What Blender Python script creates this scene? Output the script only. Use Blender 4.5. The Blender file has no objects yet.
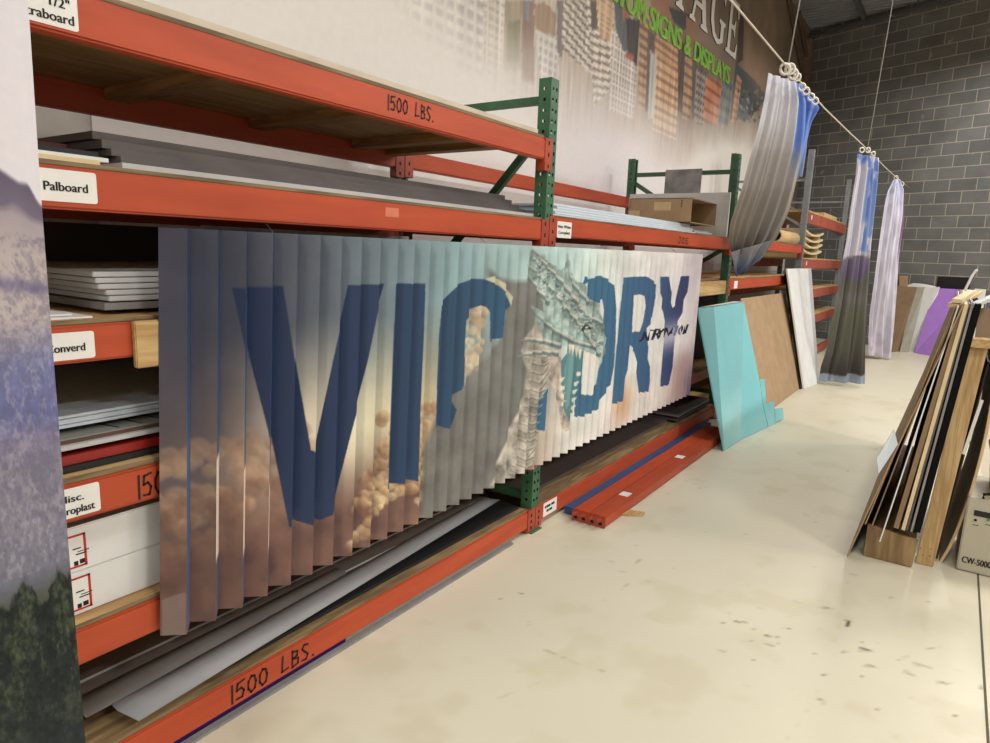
import bpy, bmesh, math, random
import numpy as np
from mathutils import Vector, Matrix
random.seed(4)
RNG = np.random.RandomState(7)
SC = bpy.context.scene
COL = SC.collection
PI = math.pi

# ------------------------------------------------------------------ camera
F = 665.0
CX, CY = 495.0, 371.5
_a = np.array([959 - CX, 267 - CY, F])
_dx = 365 - CX
_dn = np.array([_dx, (-(F * F) - _a[0] * _dx) / _a[1], F])
Yc = _a / np.linalg.norm(_a)
Zc = -_dn / np.linalg.norm(_dn)
Xc = np.cross(Yc, Zc)
R = np.array([Xc, Yc, Zc])
CAM = np.array([0, 0, 1.5])


def ray(px, py):
    return R @ np.array([px - CX, py - CY, F])


def onx(px, py, x):
    d = ray(px, py)
    return CAM + d * ((x - CAM[0]) / d[0])


def ony(px, py, y):
    d = ray(px, py)
    return CAM + d * ((y - CAM[1]) / d[1])


def onz(px, py, z=0.0):
    d = ray(px, py)
    return CAM + d * ((z - CAM[2]) / d[2])


def onpl(px, py, p, n):
    d = ray(px, py)
    return CAM + d * (np.dot(np.array(p) - CAM, n) / np.dot(d, n))


cam_d = bpy.data.cameras.new('camera')
cam_d.lens = 36.0 * F / 990.0
cam_d.sensor_width = 36.0
cam_d.sensor_fit = 'HORIZONTAL'
cam_d.clip_start = 0.02
cam_d.clip_end = 200
cam = bpy.data.objects.new('camera', cam_d)
COL.objects.link(cam)
M4 = Matrix.Identity(4)
for i in range(3):
    M4[i][0] = R[i][0]
    M4[i][1] = -R[i][1]
    M4[i][2] = -R[i][2]
    M4[i][3] = CAM[i]
cam.matrix_world = M4
SC.camera = cam

# ------------------------------------------------------------------ colour helpers


def lin(c):
    c = np.asarray(c, float)
    return np.where(c <= 0.04045, c / 12.92, ((c + 0.055) / 1.055) ** 2.4)


def s8(r, g, b):
    return np.array([r, g, b], float) / 255.0


def rgba(c):
    l = lin(np.array(c) / 255.0)
    return (float(l[0]), float(l[1]), float(l[2]), 1.0)


# ------------------------------------------------------------------ materials
MATS = {}


def newmat(name):
    m = bpy.data.materials.new(name)
    m.use_nodes = True
    nt = m.node_tree
    b = nt.nodes.get('Principled BSDF')
    return m, nt, b


def mat(name, c, rough=0.5, c2=None, scale=8.0, stretch=(1, 1, 1), bump=0.0, metal=0.0, spec=0.5, detail=4.0):
    """noise-mottled principled material"""
    if name in MATS:
        return MATS[name]
    m, nt, b = newmat(name)
    N, L = nt.nodes, nt.links
    b.inputs['Roughness'].default_value = rough
    b.inputs['Metallic'].default_value = metal
    b.inputs['Specular IOR Level'].default_value = spec
    if c2 is None:
        c2 = tuple(max(0, x * 0.93) for x in c)
    tc = N.new('ShaderNodeTexCoord')
    mp = N.new('ShaderNodeMapping')
    mp.inputs['Scale'].default_value = stretch
    no = N.new('ShaderNodeTexNoise')
    no.inputs['Scale'].default_value = scale
    no.inputs['Detail'].default_value = detail
    rp = N.new('ShaderNodeValToRGB')
    rp.color_ramp.elements[0].position = 0.32
    rp.color_ramp.elements[1].position = 0.68
    rp.color_ramp.elements[0].color = rgba(c2)
    rp.color_ramp.elements[1].color = rgba(c)
    L.new(tc.outputs['Object'], mp.inputs['Vector'])
    L.new(mp.outputs['Vector'], no.inputs['Vector'])
    L.new(no.outputs['Fac'], rp.inputs['Fac'])
    L.new(rp.outputs['Color'], b.inputs['Base Color'])
    if bump:
        bp = N.new('ShaderNodeBump')
        bp.inputs['Strength'].default_value = bump
        bp.inputs['Distance'].default_value = 0.01
        L.new(no.outputs['Fac'], bp.inputs['Height'])
        L.new(bp.outputs['Normal'], b.inputs['Normal'])
    MATS[name] = m
    return m


def wood(name, c, c2, axis='y', scale=1.0, rough=0.65):
    if name in MATS:
        return MATS[name]
    m, nt, b = newmat(name)
    N, L = nt.nodes, nt.links
    b.inputs['Roughness'].default_value = rough
    tc = N.new('ShaderNodeTexCoord')
    mp = N.new('ShaderNodeMapping')
    st = {'x': (1.2, 14, 14), 'y': (14, 1.2, 14), 'z': (14, 14, 1.2)}[axis]
    mp.inputs['Scale'].default_value = tuple(s * scale for s in st)
    no = N.new('ShaderNodeTexNoise')
    no.inputs['Scale'].default_value = 1.0
    no.inputs['Detail'].default_value = 3
    no.inputs['Distortion'].default_value = 1.2
    mul = N.new('ShaderNodeMath')
    mul.operation = 'MULTIPLY'
    mul.inputs[1].default_value = 22.0
    sn = N.new('ShaderNodeMath')
    sn.operation = 'SINE'
    n2 = N.new('ShaderNodeTexNoise')
    n2.inputs['Scale'].default_value = 5.0
    add = N.new('ShaderNodeMath')
    add.operation = 'MULTIPLY_ADD'
    add.inputs[1].default_value = 0.22
    rp = N.new('ShaderNodeValToRGB')
    rp.color_ramp.elements[0].position = 0.2
    rp.color_ramp.elements[1].position = 0.8
    rp.color_ramp.elements[0].color = rgba(c2)
    rp.color_ramp.elements[1].color = rgba(c)
    L.new(tc.outputs['Object'], mp.inputs['Vector'])
    L.new(mp.outputs['Vector'], no.inputs['Vector'])
    L.new(mp.outputs['Vector'], n2.inputs['Vector'])
    L.new(no.outputs['Fac'], mul.inputs[0])
    L.new(mul.outputs[0], sn.inputs[0])
    L.new(sn.outputs[0], add.inputs[0])
    L.new(n2.outputs['Fac'], add.inputs[2])
    L.new(add.outputs[0], rp.inputs['Fac'])
    L.new(rp.outputs['Color'], b.inputs['Base Color'])
    MATS[name] = m
    return m


def attrmat(name, rough=0.55, spec=0.4, nscale=30, namt=0.06, bump=0.0):
    """printed surface: its picture is a colour attribute, plus a little mottling"""
    if name in MATS:
        return MATS[name]
    m, nt, b = newmat(name)
    N, L = nt.nodes, nt.links
    b.inputs['Roughness'].default_value = rough
    b.inputs['Specular IOR Level'].default_value = spec
    at = N.new('ShaderNodeAttribute')
    at.attribute_name = 'print'
    tc = N.new('ShaderNodeTexCoord')
    no = N.new('ShaderNodeTexNoise')
    no.inputs['Scale'].default_value = nscale
    no.inputs['Detail'].default_value = 5
    mr = N.new('ShaderNodeMapRange')
    mr.inputs['To Min'].default_value = 1 - namt
    mr.inputs['To Max'].default_value = 1 + namt
    mx = N.new('ShaderNodeVectorMath')
    mx.operation = 'SCALE'
    L.new(tc.outputs['Object'], no.inputs['Vector'])
    L.new(no.outputs['Fac'], mr.inputs['Value'])
    L.new(at.outputs['Color'], mx.inputs[0])
    L.new(mr.outputs['Result'], mx.inputs['Scale'])
    L.new(mx.outputs['Vector'], b.inputs['Base Color'])
    if bump:
        bp = N.new('ShaderNodeBump')
        bp.inputs['Strength'].default_value = bump
        bp.inputs['Distance'].default_value = 0.01
        L.new(no.outputs['Fac'], bp.inputs['Height'])
        L.new(bp.outputs['Normal'], b.inputs['Normal'])
    MATS[name] = m
    return m


ORANGE = mat('rack_orange', (184, 78, 46), 0.48, (168, 68, 40), 3.0, (6, 0.8, 6), 0.02, 0.0, 0.35)
ORANGE_D = mat('rack_orange_worn', (172, 74, 50), 0.42, (146, 60, 42), 9.0)
GREEN = mat('rack_green', (64, 108, 78), 0.45, (54, 94, 68), 12.0)
GREYP = mat('rack_grey', (138, 142, 146), 0.5, (122, 126, 130), 12.0)
HOLE = mat('dark_hole', (14, 16, 14), 0.9)
PLY = wood('plywood', (196, 160, 108), (158, 122, 76), 'y', 0.5)
PLYEDGE = wood('plywood_edge', (134, 114, 82), (98, 82, 56), 'y', 1.0)
PLY_LIT = wood('plywood_bounce_lit', (204, 168, 116), (168, 132, 84), 'y', 0.6)  # lighter plywood: bounce light on the underside put into the colour
JOIST = wood('joist_wood', (178, 138, 88), (140, 102, 60), 'x', 1.0)
PINE = wood('pine', (206, 176, 124), (172, 138, 88), 'y', 1.0)
PINEZ = wood('pine_upright', (196, 168, 122), (164, 132, 86), 'z', 1.0)
OLDWOOD = wood('old_wood', (150, 124, 86), (104, 84, 56), 'y', 1.0)
WHITE = mat('white_board', (226, 226, 224), 0.5, (214, 214, 214), 6)
WHITEB = mat('bluish_white_board', (214, 224, 232), 0.45, (198, 208, 220), 8, (1, 6, 30))
LGREY = mat('light_grey_board', (190, 190, 190), 0.5, (176, 176, 178), 6)
MGREY = mat('mid_grey_board', (138, 136, 136), 0.55, (120, 118, 118), 6)
DGREY = mat('dark_grey_board', (92, 84, 84), 0.5, (80, 72, 72), 6)
BROWNGREY = mat('brown_grey_board', (118, 108, 100), 0.45, (104, 95, 88), 5, (2, 0.4, 1))
BLACK = mat('black_board', (22, 22, 24), 0.6)
CARD = mat('cardboard', (170, 142, 110), 0.8, (156, 128, 98), 7)
CARDD = mat('brown_board', (142, 116, 88), 0.75, (128, 104, 78), 5)
KRAFT = mat('kraft_tube', (204, 176, 128), 0.7, (192, 162, 114), 9)
TAPE = mat('packing_tape', (206, 178, 132), 0.35)
TEAL = mat('teal_gloss', (136, 204, 210), 0.22, (130, 198, 204), 3)
PURPLE = mat('purple_board', (172, 128, 210), 0.5, (166, 120, 204), 5)
RED = mat('red_board', (150, 30, 26), 0.45)
BLUE = mat('blue_steel', (34, 74, 120), 0.4)
VIOLET = mat('dark_violet_plastic', (66, 32, 92), 0.35)
CREAMW = mat('cream_trim', (216, 204, 180), 0.6)
LABELW = mat('label_white', (232, 230, 226), 0.5, (226, 224, 220))
INK = mat('black_ink', (16, 15, 15), 0.7)
MARKER = mat('black_marker', (22, 14, 12), 0.6)
LABELRED = mat('label_red', (190, 30, 34), 0.5)
CREAM = mat('cream_board', (220, 202, 160), 0.6, (206, 188, 146))
CHILL = mat('chiller_beige', (182, 176, 158), 0.55, (174, 168, 150), 3)
YELLOW = mat('yellow_plastic', (150, 138, 46), 0.5)
ROPE = mat('white_cable', (214, 206, 190), 0.6)
WIRE = mat('thin_wire', (168, 164, 158), 0.4)
CLIPM = mat('white_clip', (224, 220, 208), 0.4)
LETW = mat('letter_white', (236, 234, 230), 0.4)
LETD = mat('letter_return', (58, 46, 42), 0.7)  # dark side faces of the raised letters
LETG = mat('letter_green', (138, 196, 66), 0.5)
STEELD = mat('dark_steel', (92, 95, 100), 0.6, (80, 82, 88), 4)

# ------------------------------------------------------------------ object helpers
WLOC = {}


def tag(o, label, cat, group=None, kind=None):
    o['label'] = label
    o['category'] = cat
    if group:
        o['group'] = group
    if kind:
        o['kind'] = kind
    return o


def thing(name, label, cat, loc, group=None):
    o = bpy.data.objects.new(name, None)
    o.empty_display_size = 0.1
    COL.objects.link(o)
    o.location = loc
    WLOC[o] = Vector(loc)
    return tag(o, label, cat, group)


def link_mesh(name, me, mats, parent=None):
    """me holds world coordinates; the origin goes to the thing's base"""
    if parent is not None:
        base = WLOC[parent]
    else:
        n = len(me.vertices)
        co = np.empty(n * 3, np.float32)
        me.vertices.foreach_get('co', co)
        co = co.reshape(-1, 3)
        mn, mx = co.min(0), co.max(0)
        base = Vector(((mn[0] + mx[0]) / 2, (mn[1] + mx[1]) / 2, mn[2]))
    me.transform(Matrix.Translation(-base))
    if not isinstance(mats, (list, tuple)):
        mats = [mats]
    for m in mats:
        me.materials.append(m)
    o = bpy.data.objects.new(name, me)
    COL.objects.link(o)
    if parent is not None:
        o.parent = parent
        o.location = (0, 0, 0)
    else:
        o.location = base
    WLOC[o] = base
    return o


def obj(name, bm, mats, parent=None, smooth=False, recalc=True):
    if recalc:
        bmesh.ops.recalc_face_normals(bm, faces=bm.faces[:])
    me = bpy.data.meshes.new(name)
    bm.to_mesh(me)
    bm.free()
    if smooth:
        for p in me.polygons:
            p.use_smooth = True
    return link_mesh(name, me, mats, parent)


def struct(o):
    o['kind'] = 'structure'
    return o


def hexa(bm, c8, mi=0):
    """c8: bottom 4 (ccw) then top 4"""
    v = [bm.verts.new(tuple(p)) for p in c8]
    fs = [(0, 3, 2, 1), (4, 5, 6, 7), (0, 1, 5, 4), (1, 2, 6, 5), (2, 3, 7, 6), (3, 0, 4, 7)]
    out = []
    for f in fs:
        fc = bm.faces.new([v[i] for i in f])
        fc.material_index = mi
        out.append(fc)
    return out


def box(bm, x0, x1, y0, y1, z0, z1, mi=0, bev=0.0):
    if x0 > x1: x0, x1 = x1, x0
    if y0 > y1: y0, y1 = y1, y0
    c = [(x0, y0, z0), (x1, y0, z0), (x1, y1, z0), (x0, y1, z0), (x0, y0, z1), (x1, y0, z1), (x1, y1, z1), (x0, y1, z1)]
    f = hexa(bm, c, mi)
    if bev:
        es = list({e for fc in f for e in fc.edges})
        bmesh.ops.bevel(bm, geom=es, offset=bev, segments=2, affect='EDGES', clamp_overlap=True)


def boxbm(*a, **k):
    bm = bmesh.new()
    box(bm, *a, **k)
    return bm


def bar(bm, p, q, w, h, up=(0, 0, 1), mi=0):
    """rectangular bar from p to q"""
    p, q = Vector(p), Vector(q)
    d = (q - p).normalized()
    s = d.cross(Vector(up))
    if s.length < 1e-5:
        s = d.cross(Vector((1, 0, 0)))
    s.normalize()
    u = s.cross(d)
    s = s * w / 2
    u = u * h / 2
    hexa(bm, [p - s - u, p + s - u, q + s - u, q - s - u, p - s + u, p + s + u, q + s + u, q - s + u], mi)


def slab(bm, quad, t, mi=0):
    """quad of 4 points, thickened along its normal by t"""
    q = [Vector(tuple(p)) for p in quad]
    n = (q[1] - q[0]).cross(q[3] - q[0]).normalized() * t
    hexa(bm, q + [p + n for p in q], mi)


def tube(bm, pts, r, n=8, mi=0, cap=True):
    pts = [Vector(tuple(p)) for p in pts]
    rings = []
    for i, p in enumerate(pts):
        a = pts[max(0, i - 1)]
        b = pts[min(len(pts) - 1, i + 1)]
        d = (b - a).normalized()
        s = d.cross(Vector((0, 0, 1)))
        if s.length < 1e-3:
            s = d.cross(Vector((1, 0, 0)))
        s.normalize()
        u = s.cross(d)
        rings.append([bm.verts.new(p + (s * math.cos(2 * PI * k / n) + u * math.sin(2 * PI * k / n)) * r) for k in range(n)])
    for i in range(len(rings) - 1):
        for k in range(n):
            f = bm.faces.new([rings[i][k], rings[i][(k + 1) % n], rings[i + 1][(k + 1) % n], rings[i + 1][k]])
            f.material_index = mi
            f.smooth = True
    if cap:
        bm.faces.new(rings[0]).material_index = mi
        bm.faces.new(rings[-1]).material_index = mi


def gridmesh(P, colors=None, name='g'):
    """P: (rows, cols, 3) -> mesh; colours (rows, cols, 3) sRGB 0..1"""
    r, c, _ = P.shape
    idx = np.arange(r * c).reshape(r, c)
    quads = np.stack([idx[:-1, :-1], idx[:-1, 1:], idx[1:, 1:], idx[1:, :-1]], -1).reshape(-1, 4)
    return rawmesh(P.reshape(-1, 3), quads, None if colors is None else colors.reshape(-1, 3), name)


def rawmesh(V, Q, C=None, name='g'):
    me = bpy.data.meshes.new(name)
    me.vertices.add(len(V))
    me.vertices.foreach_set('co', np.ascontiguousarray(V, np.float32).ravel())
    me.loops.add(Q.size)
    me.loops.foreach_set('vertex_index', np.ascontiguousarray(Q, np.int32).ravel())
    me.polygons.add(len(Q))
    me.polygons.foreach_set('loop_start', np.arange(0, Q.size, 4, dtype=np.int32))
    me.polygons.foreach_set('loop_total', np.full(len(Q), 4, np.int32))
    me.update(calc_edges=True)
    if C is not None:
        at = me.color_attributes.new('print', 'FLOAT_COLOR', 'POINT')
        col = np.ones((len(V), 4), np.float32)
        col[:, :3] = lin(np.clip(C, 0, 1))
        at.data.foreach_set('color', col.ravel())
    me.validate()
    return me


def smooth_me(me):
    me.polygons.foreach_set('use_smooth', np.ones(len(me.polygons), bool))


# ------------------------------------------------------------------ canvas: a print worked out as numbers


def fbm(h, w, fy, fx, octv=4, seed=0, gain=0.5):
    rs = np.random.RandomState(seed)
    out = np.zeros((h, w))
    amp, tot = 1.0, 0.0
    for o in range(octv):
        gh, gw = int(fy * 2 ** o) + 2, int(fx * 2 ** o) + 2
        g = rs.rand(gh, gw)
        yy = np.linspace(0, gh - 1.001, h)
        xx = np.linspace(0, gw - 1.001, w)
        y0, x0 = yy.astype(int), xx.astype(int)
        ty, tx = yy - y0, xx - x0
        ty = (ty * ty * (3 - 2 * ty))[:, None]
        tx = (tx * tx * (3 - 2 * tx))[None, :]
        a = g[y0][:, x0] * (1 - tx) + g[y0][:, x0 + 1] * tx
        b = g[y0 + 1][:, x0] * (1 - tx) + g[y0 + 1][:, x0 + 1] * tx
        out += amp * (a * (1 - ty) + b * ty)
        tot += amp
        amp *= gain
    return out / tot


def sst(e0, e1, x):
    t = np.clip((x - e0) / (e1 - e0 + 1e-12), 0, 1)
    return t * t * (3 - 2 * t)


class Canvas:
    def __init__(s, u0, u1, v0, v1, w, h):
        s.u0, s.u1, s.v0, s.v1, s.w, s.h = u0, u1, v0, v1, w, h
        s.U, s.V = np.meshgrid(np.linspace(u0, u1, w), np.linspace(v0, v1, h))
        s.A = np.zeros((h, w, 3))

    def inside(s, poly):
        poly = np.asarray(poly, float)
        m = np.zeros((s.h, s.w), bool)
        umin, vmin = poly.min(0)
        umax, vmax = poly.max(0)
        i0 = max(0, int((vmin - s.v0) / (s.v1 - s.v0) * (s.h - 1)) - 1)
        i1 = min(s.h, int((vmax - s.v0) / (s.v1 - s.v0) * (s.h - 1)) + 3)
        j0 = max(0, int((umin - s.u0) / (s.u1 - s.u0) * (s.w - 1)) - 1)
        j1 = min(s.w, int((umax - s.u0) / (s.u1 - s.u0) * (s.w - 1)) + 3)
        if i1 <= i0 or j1 <= j0:
            return m
        U, V = s.U[i0:i1, j0:j1], s.V[i0:i1, j0:j1]
        r = np.zeros(U.shape, bool)
        n = len(poly)
        for k in range(n):
            (xa, ya), (xb, yb) = poly[k], poly[(k + 1) % n]
            if ya == yb:
                continue
            c = ((ya > V) != (yb > V)) & (U < (xb - xa) * (V - ya) / (yb - ya) + xa)
            r ^= c
        m[i0:i1, j0:j1] = r
        return m

    def fill(s, poly, c, a=1.0):
        m = s.inside(poly)
        if callable(c):
            c = c(s)[m]
        else:
            c = np.array(c, float) / 255.0
        aa = a[m][:, None] if isinstance(a, np.ndarray) else a
        s.A[m] = s.A[m] * (1 - aa) + c * aa
        return m

    def blend(s, c, a):
        c = np.array(c, float) / 255.0 if not isinstance(c, np.ndarray) or c.ndim == 1 else c
        s.A = s.A * (1 - a[..., None]) + c * a[..., None]

    def stroke(s, pts, w0, w1, c, a=1.0, asp=1.0):
        pts = [np.asarray(p, float) for p in pts]
        n = len(pts) - 1
        W_ = max(w0, w1) * 1.5
        ua, ub = min(p[0] for p in pts) - W_, max(p[0] for p in pts) + W_
        va, vb = min(p[1] for p in pts) - W_ / asp, max(p[1] for p in pts) + W_ / asp
        j0 = max(0, int((ua - s.u0) / (s.u1 - s.u0) * (s.w - 1)) - 1)
        j1 = min(s.w, int((ub - s.u0) / (s.u1 - s.u0) * (s.w - 1)) + 3)
        i0 = max(0, int((va - s.v0) / (s.v1 - s.v0) * (s.h - 1)) - 1)
        i1 = min(s.h, int((vb - s.v0) / (s.v1 - s.v0) * (s.h - 1)) + 3)
        if i1 <= i0 or j1 <= j0:
            return
        U, V = s.U[i0:i1, j0:j1], s.V[i0:i1, j0:j1]
        best = np.full(U.shape, -1e9)
        for k in range(n):
            p, q = pts[k], pts[k + 1]
            d = (q - p) * np.array([1, asp])
            L2 = max(1e-12, d @ d)
            t = np.clip(((U - p[0]) * d[0] + (V - p[1]) * asp * d[1]) / L2, 0, 1)
            dist = np.hypot(U - p[0] - t * (q[0] - p[0]), (V - p[1] - t * (q[1] - p[1])) * asp)
            w = w0 + (w1 - w0) * ((k + t) / n)
            best = np.maximum(best, w - dist)
        al = np.clip(best / (0.35 * max(w0, w1)) + 0.2, 0, 1) * (best > -0.1 * max(w0, w1)) * a
        al = al[..., None]
        s.A[i0:i1, j0:j1] = s.A[i0:i1, j0:j1] * (1 - al) + np.array(c, float) / 255.0 * al

    def sample(s, u, v):
        x = np.clip((u - s.u0) / (s.u1 - s.u0) * (s.w - 1), 0, s.w - 1.001)
        y = np.clip((v - s.v0) / (s.v1 - s.v0) * (s.h - 1), 0, s.h - 1.001)
        x0, y0 = x.astype(int), y.astype(int)
        tx, ty = (x - x0)[..., None], (y - y0)[..., None]
        A = s.A
        return (A[y0, x0] * (1 - tx) + A[y0, x0 + 1] * tx) * (1 - ty) + (A[y0 + 1, x0] * (1 - tx) + A[y0 + 1, x0 + 1] * tx) * ty


def ramp(x, stops):
    """stops: [(pos,(r,g,b))] -> sRGB 0..1"""
    ps = [p for p, _ in stops]
    cs = np.array([c for _, c in stops], float) / 255.0
    return np.stack([np.interp(x, ps, cs[:, k]) for k in range(3)], -1)


# ------------------------------------------------------------------ text


def text_tris(s):
    cu = bpy.data.curves.new('t', 'FONT')
    cu.body = s
    cu.size = 1.0
    cu.resolution_u = 4
    o = bpy.data.objects.new('t', cu)
    COL.objects.link(o)
    dg = bpy.context.evaluated_depsgraph_get()
    dg.update()
    me = bpy.data.meshes.new_from_object(o.evaluated_get(dg))
    vs = np.array([v.co[:2] for v in me.vertices])
    fs = [tuple(p.vertices) for p in me.polygons]
    bpy.data.objects.remove(o)
    bpy.data.meshes.remove(me)
    bpy.data.curves.remove(cu)
    return vs, fs


def text_bm(bm, s, fr, width=None, height=0.03, mi=0, bold=0.0, shear=0.0, nrm=(1, 0, 0), lk=1.0):
    """fr(u,v)->world point; text starts at u=0, baseline v=0; cap height scaled to height; width fits"""
    vs, fs = text_tris(s)
    k = height / 0.729
    u = vs[:, 0] - vs[:, 0].min()
    sx = k if width is None else width / u.max()
    lift = np.array(nrm, float) * .00025
    for li, off in enumerate([0.0] if not bold else [-bold, 0.0, bold]):
        vv = [bm.verts.new(tuple(np.array(fr(a * sx + off + shear * b * k, b * k)) + lift * li * lk)) for a, b in zip(u, vs[:, 1])]
        for f in fs:
            try:
                bm.faces.new([vv[i] for i in f]).material_index = mi
            except ValueError:
                pass


STROKES = {
    '1': [[(0.5, 1), (0.45, 0)]],
    '5': [[(0.95, 1), (0.25, 0.93), (0.15, 0.55), (0.6, 0.62), (0.9, 0.4), (0.7, 0.08), (0.1, 0.1)]],
    '0': [[(0.5, 0.95), (0.15, 0.7), (0.1, 0.3), (0.4, 0.03), (0.8, 0.15), (0.95, 0.55), (0.8, 0.88), (0.45, 0.95)]],
    'L': [[(0.3, 1), (0.15, 0.1), (0.9, 0.15)]],
    'B': [[(0.2, 1), (0.15, 0)], [(0.2, 0.95), (0.8, 0.85), (0.75, 0.6), (0.25, 0.52), (0.9, 0.4), (0.85, 0.1), (0.15, 0.02)]],
    'S': [[(0.9, 0.9), (0.4, 0.98), (0.15, 0.75), (0.5, 0.52), (0.85, 0.3), (0.6, 0.03), (0.1, 0.08)]],
    '.': [[(0.2, 0.06), (0.3, 0.0)]],
    'O': [[(0.5, 0.95), (0.15, 0.7), (0.1, 0.3), (0.4, 0.03), (0.8, 0.15), (0.95, 0.55), (0.8, 0.88), (0.45, 0.95)]],
    'J': [[(0.8, 1), (0.75, 0.1), (0.4, 0.0), (0.15, 0.2)], [(0.4, 1), (1, 1)]],
    'E': [[(0.9, 0.95), (0.2, 0.9), (0.15, 0.05), (0.9, 0.05)], [(0.2, 0.5), (0.75, 0.5)]],
    ' ': [],
}


def handwriting(bm, s, fr, cw, h, w, gap=0.25):
    u = 0
    for ch in s:
        for st in STROKES[ch]:
            for (a, b) in zip(st[:-1], st[1:]):
                p = np.array([u + a[0] * cw, a[1] * h])
                q = np.array([u + b[0] * cw, b[1] * h])
                d = (q - p) / (np.linalg.norm(q - p) + 1e-9)
                n = np.array([-d[1], d[0]]) * w / 2
                p, q = p - d * w * 0.4, q + d * w * 0.4
                bm.faces.new([bm.verts.new(tuple(fr(*z))) for z in (p - n, q - n, q + n, p + n)])
        u += cw * ((0.55 if ch in '1.' else 1) + gap)


# =================================================================== SETTING
X0 = -1.728          # front face of the racks
XR = -2.705          # front face of the rear posts
XM = -2.98           # printed wall
BWP = np.array([-0.5, 13.95, 0])
BWD = np.array([0.9322, -0.3620, 0])     # along the block wall, to the right
BWN = np.array([0.362, 0.932, 0])
CEIL = 5.95

# ---- floor: painted concrete with scuffs, a joint and the odd chip
xs = np.unique(np.concatenate([np.linspace(-3.4, -1.75, 8), np.arange(-1.75, 0.62, 0.013), np.linspace(0.65, 8, 14)]))
ys = np.unique(np.concatenate([np.linspace(-5, 0.8, 8), np.arange(0.8, 5.2, 0.016), np.arange(5.2, 9.0, 0.05), np.linspace(9.0, 16.5, 20)]))
fc = Canvas(-1.8, 0.7, 0.8, 9.0, 420, 1100)
n1 = fbm(1100, 420, 40, 12, 4, 3)
n2 = fbm(1100, 420, 9, 3, 4, 4)
fc.A[:] = s8(213, 206, 184)
fc.A *= (0.97 + 0.06 * n2)[..., None]
fc.blend((196, 186, 156), 0.35 * sst(0.56, 0.74, n1))
rs = np.random.RandomState(12)


def px_floor(px, py):
    p = onz(px, py)
    return (p[0], p[1])


def scuff(px, py, dx, dy, w, c, a):
    p, q = px_floor(px - dx / 2, py - dy / 2), px_floor(px + dx / 2, py + dy / 2)
    fc.stroke([p, q], w, w * 0.5, c, a)


for (px, py, dx, dy, w, c, a) in [
    (741, 622, 11, 1, .012, (110, 100, 78), .8), (730, 614, 6, 1, .008, (130, 120, 95), .7), (785, 628, 8, 1, .008, (120, 110, 85), .8),
    (769, 636, 5, 1, .008, (100, 92, 72), .8), (778, 637, 2, 1, .008, (100, 92, 72), .8), (770, 645, 6, 1, .008, (100, 92, 72), .8), (779, 645, 2, 1, .008, (100, 92, 72), .8),
    (749, 641, 9, 1, .006, (150, 140, 110), .7), (752, 629, 7, 1, .006, (140, 130, 104), .7), (714, 617, 8, 2, .006, (140, 130, 104), .7), (724, 623, 8, 1, .006, (130, 120, 95), .7),
    (828, 608, 11, 1, .007, (80, 72, 60), .9), (848, 625, 1, 8, .011, (50, 46, 44), .95), (866, 650, 8, 2, .016, (60, 56, 54), .95), (864, 643, 3, 1, .01, (140, 130, 110), .6),
    (870, 666, 10, 1, .009, (80, 74, 60), .9), (845, 652, 5, 1, .011, (130, 120, 95), .8), (816, 654, 8, 1, .006, (150, 140, 112), .7), (827, 675, 7, 1, .008, (110, 100, 78), .8),
    (822, 630, 6, 1, .006, (140, 130, 104), .7), (853, 679, 5, 1, .008, (120, 110, 85), .8), (863, 678, 2, 2, .008, (110, 100, 80), .8), (822, 701, 2, 4, .011, (120, 110, 88), .8),
    (923, 666, 14, 4, .014, (150, 140, 110), .9), (909, 673, 9, 4, .013, (150, 140, 110), .8), (945, 683, 12, 1, .012, (140, 130, 102), .8), (958, 671, 9, 3, .006, (130, 122, 98), .8),
    (906, 657, 16, -6, .004, (160, 150, 122), .8), (936, 648, 22, -2, .004, (150, 142, 116), .7), (754, 661, 2, 1, .008, (130, 120, 95), .7), (930, 602, 6, 1, .008, (150, 142, 116), .7),
    (574, 661, 60, 22, .004, (170, 158, 128), .8), (520, 690, 40, -16, .004, (178, 166, 136), .7), (640, 560, 14, -10, .005, (168, 156, 126), .8), (627, 585, 12, -9, .004, (168, 156, 126), .8),
    (690, 482, 40, 12, .006, (190, 178, 146), .8), (696, 480, 22, 2, .006, (185, 172, 140), .7), (530, 648, 3, 1, .008, (140, 130, 104), .7), (880, 710, 8, 1, .006, (150, 142, 116), .7),
    (958, 716, 7, 1, .008, (130, 120, 95), .8), (980, 686, 3, 6, .008, (130, 120, 95), .7), (760, 590, 30, 16, .003, (196, 184, 152), .6), (800, 720, -40, 60, .003, (200, 188, 156), .6), (840, 620, -16, 80, .003, (196, 186, 154), .5)]:
    scuff(px, py, dx, dy, w * 0.62, c, a)
for _ in range(90):
    x, y = rs.uniform(-1.5, 0.2), rs.uniform(1.6, 6.5)
    an = rs.uniform(-.5, .5)
    L_ = rs.uniform(.004, .03)
    c = rs.choice([118, 150, 172, 190])
    fc.stroke([(x, y), (x + L_ * math.cos(an), y + L_ * math.sin(an))], rs.uniform(.003, .007), .003, (c, c - 10, c - 36), .55)
XX, YY = np.meshgrid(xs, ys)
cc = fc.sample(XX, YY)
cc[XX > 0.34] *= np.array([0.93, 0.90, 0.88])
me = gridmesh(np.stack([XX, YY, np.zeros_like(XX)], -1), cc, 'floor')
struct(link_mesh('floor', me, attrmat('floor_paint', 0.42, 0.35, 2.2, 0.05)))
bm = bmesh.new()
box(bm, 0.272, 0.28, -2, 14, -0.01, 0.0012)
struct(obj('trim_1', bm, mat('floor_joint', (92, 84, 70), 0.9)))

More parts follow.
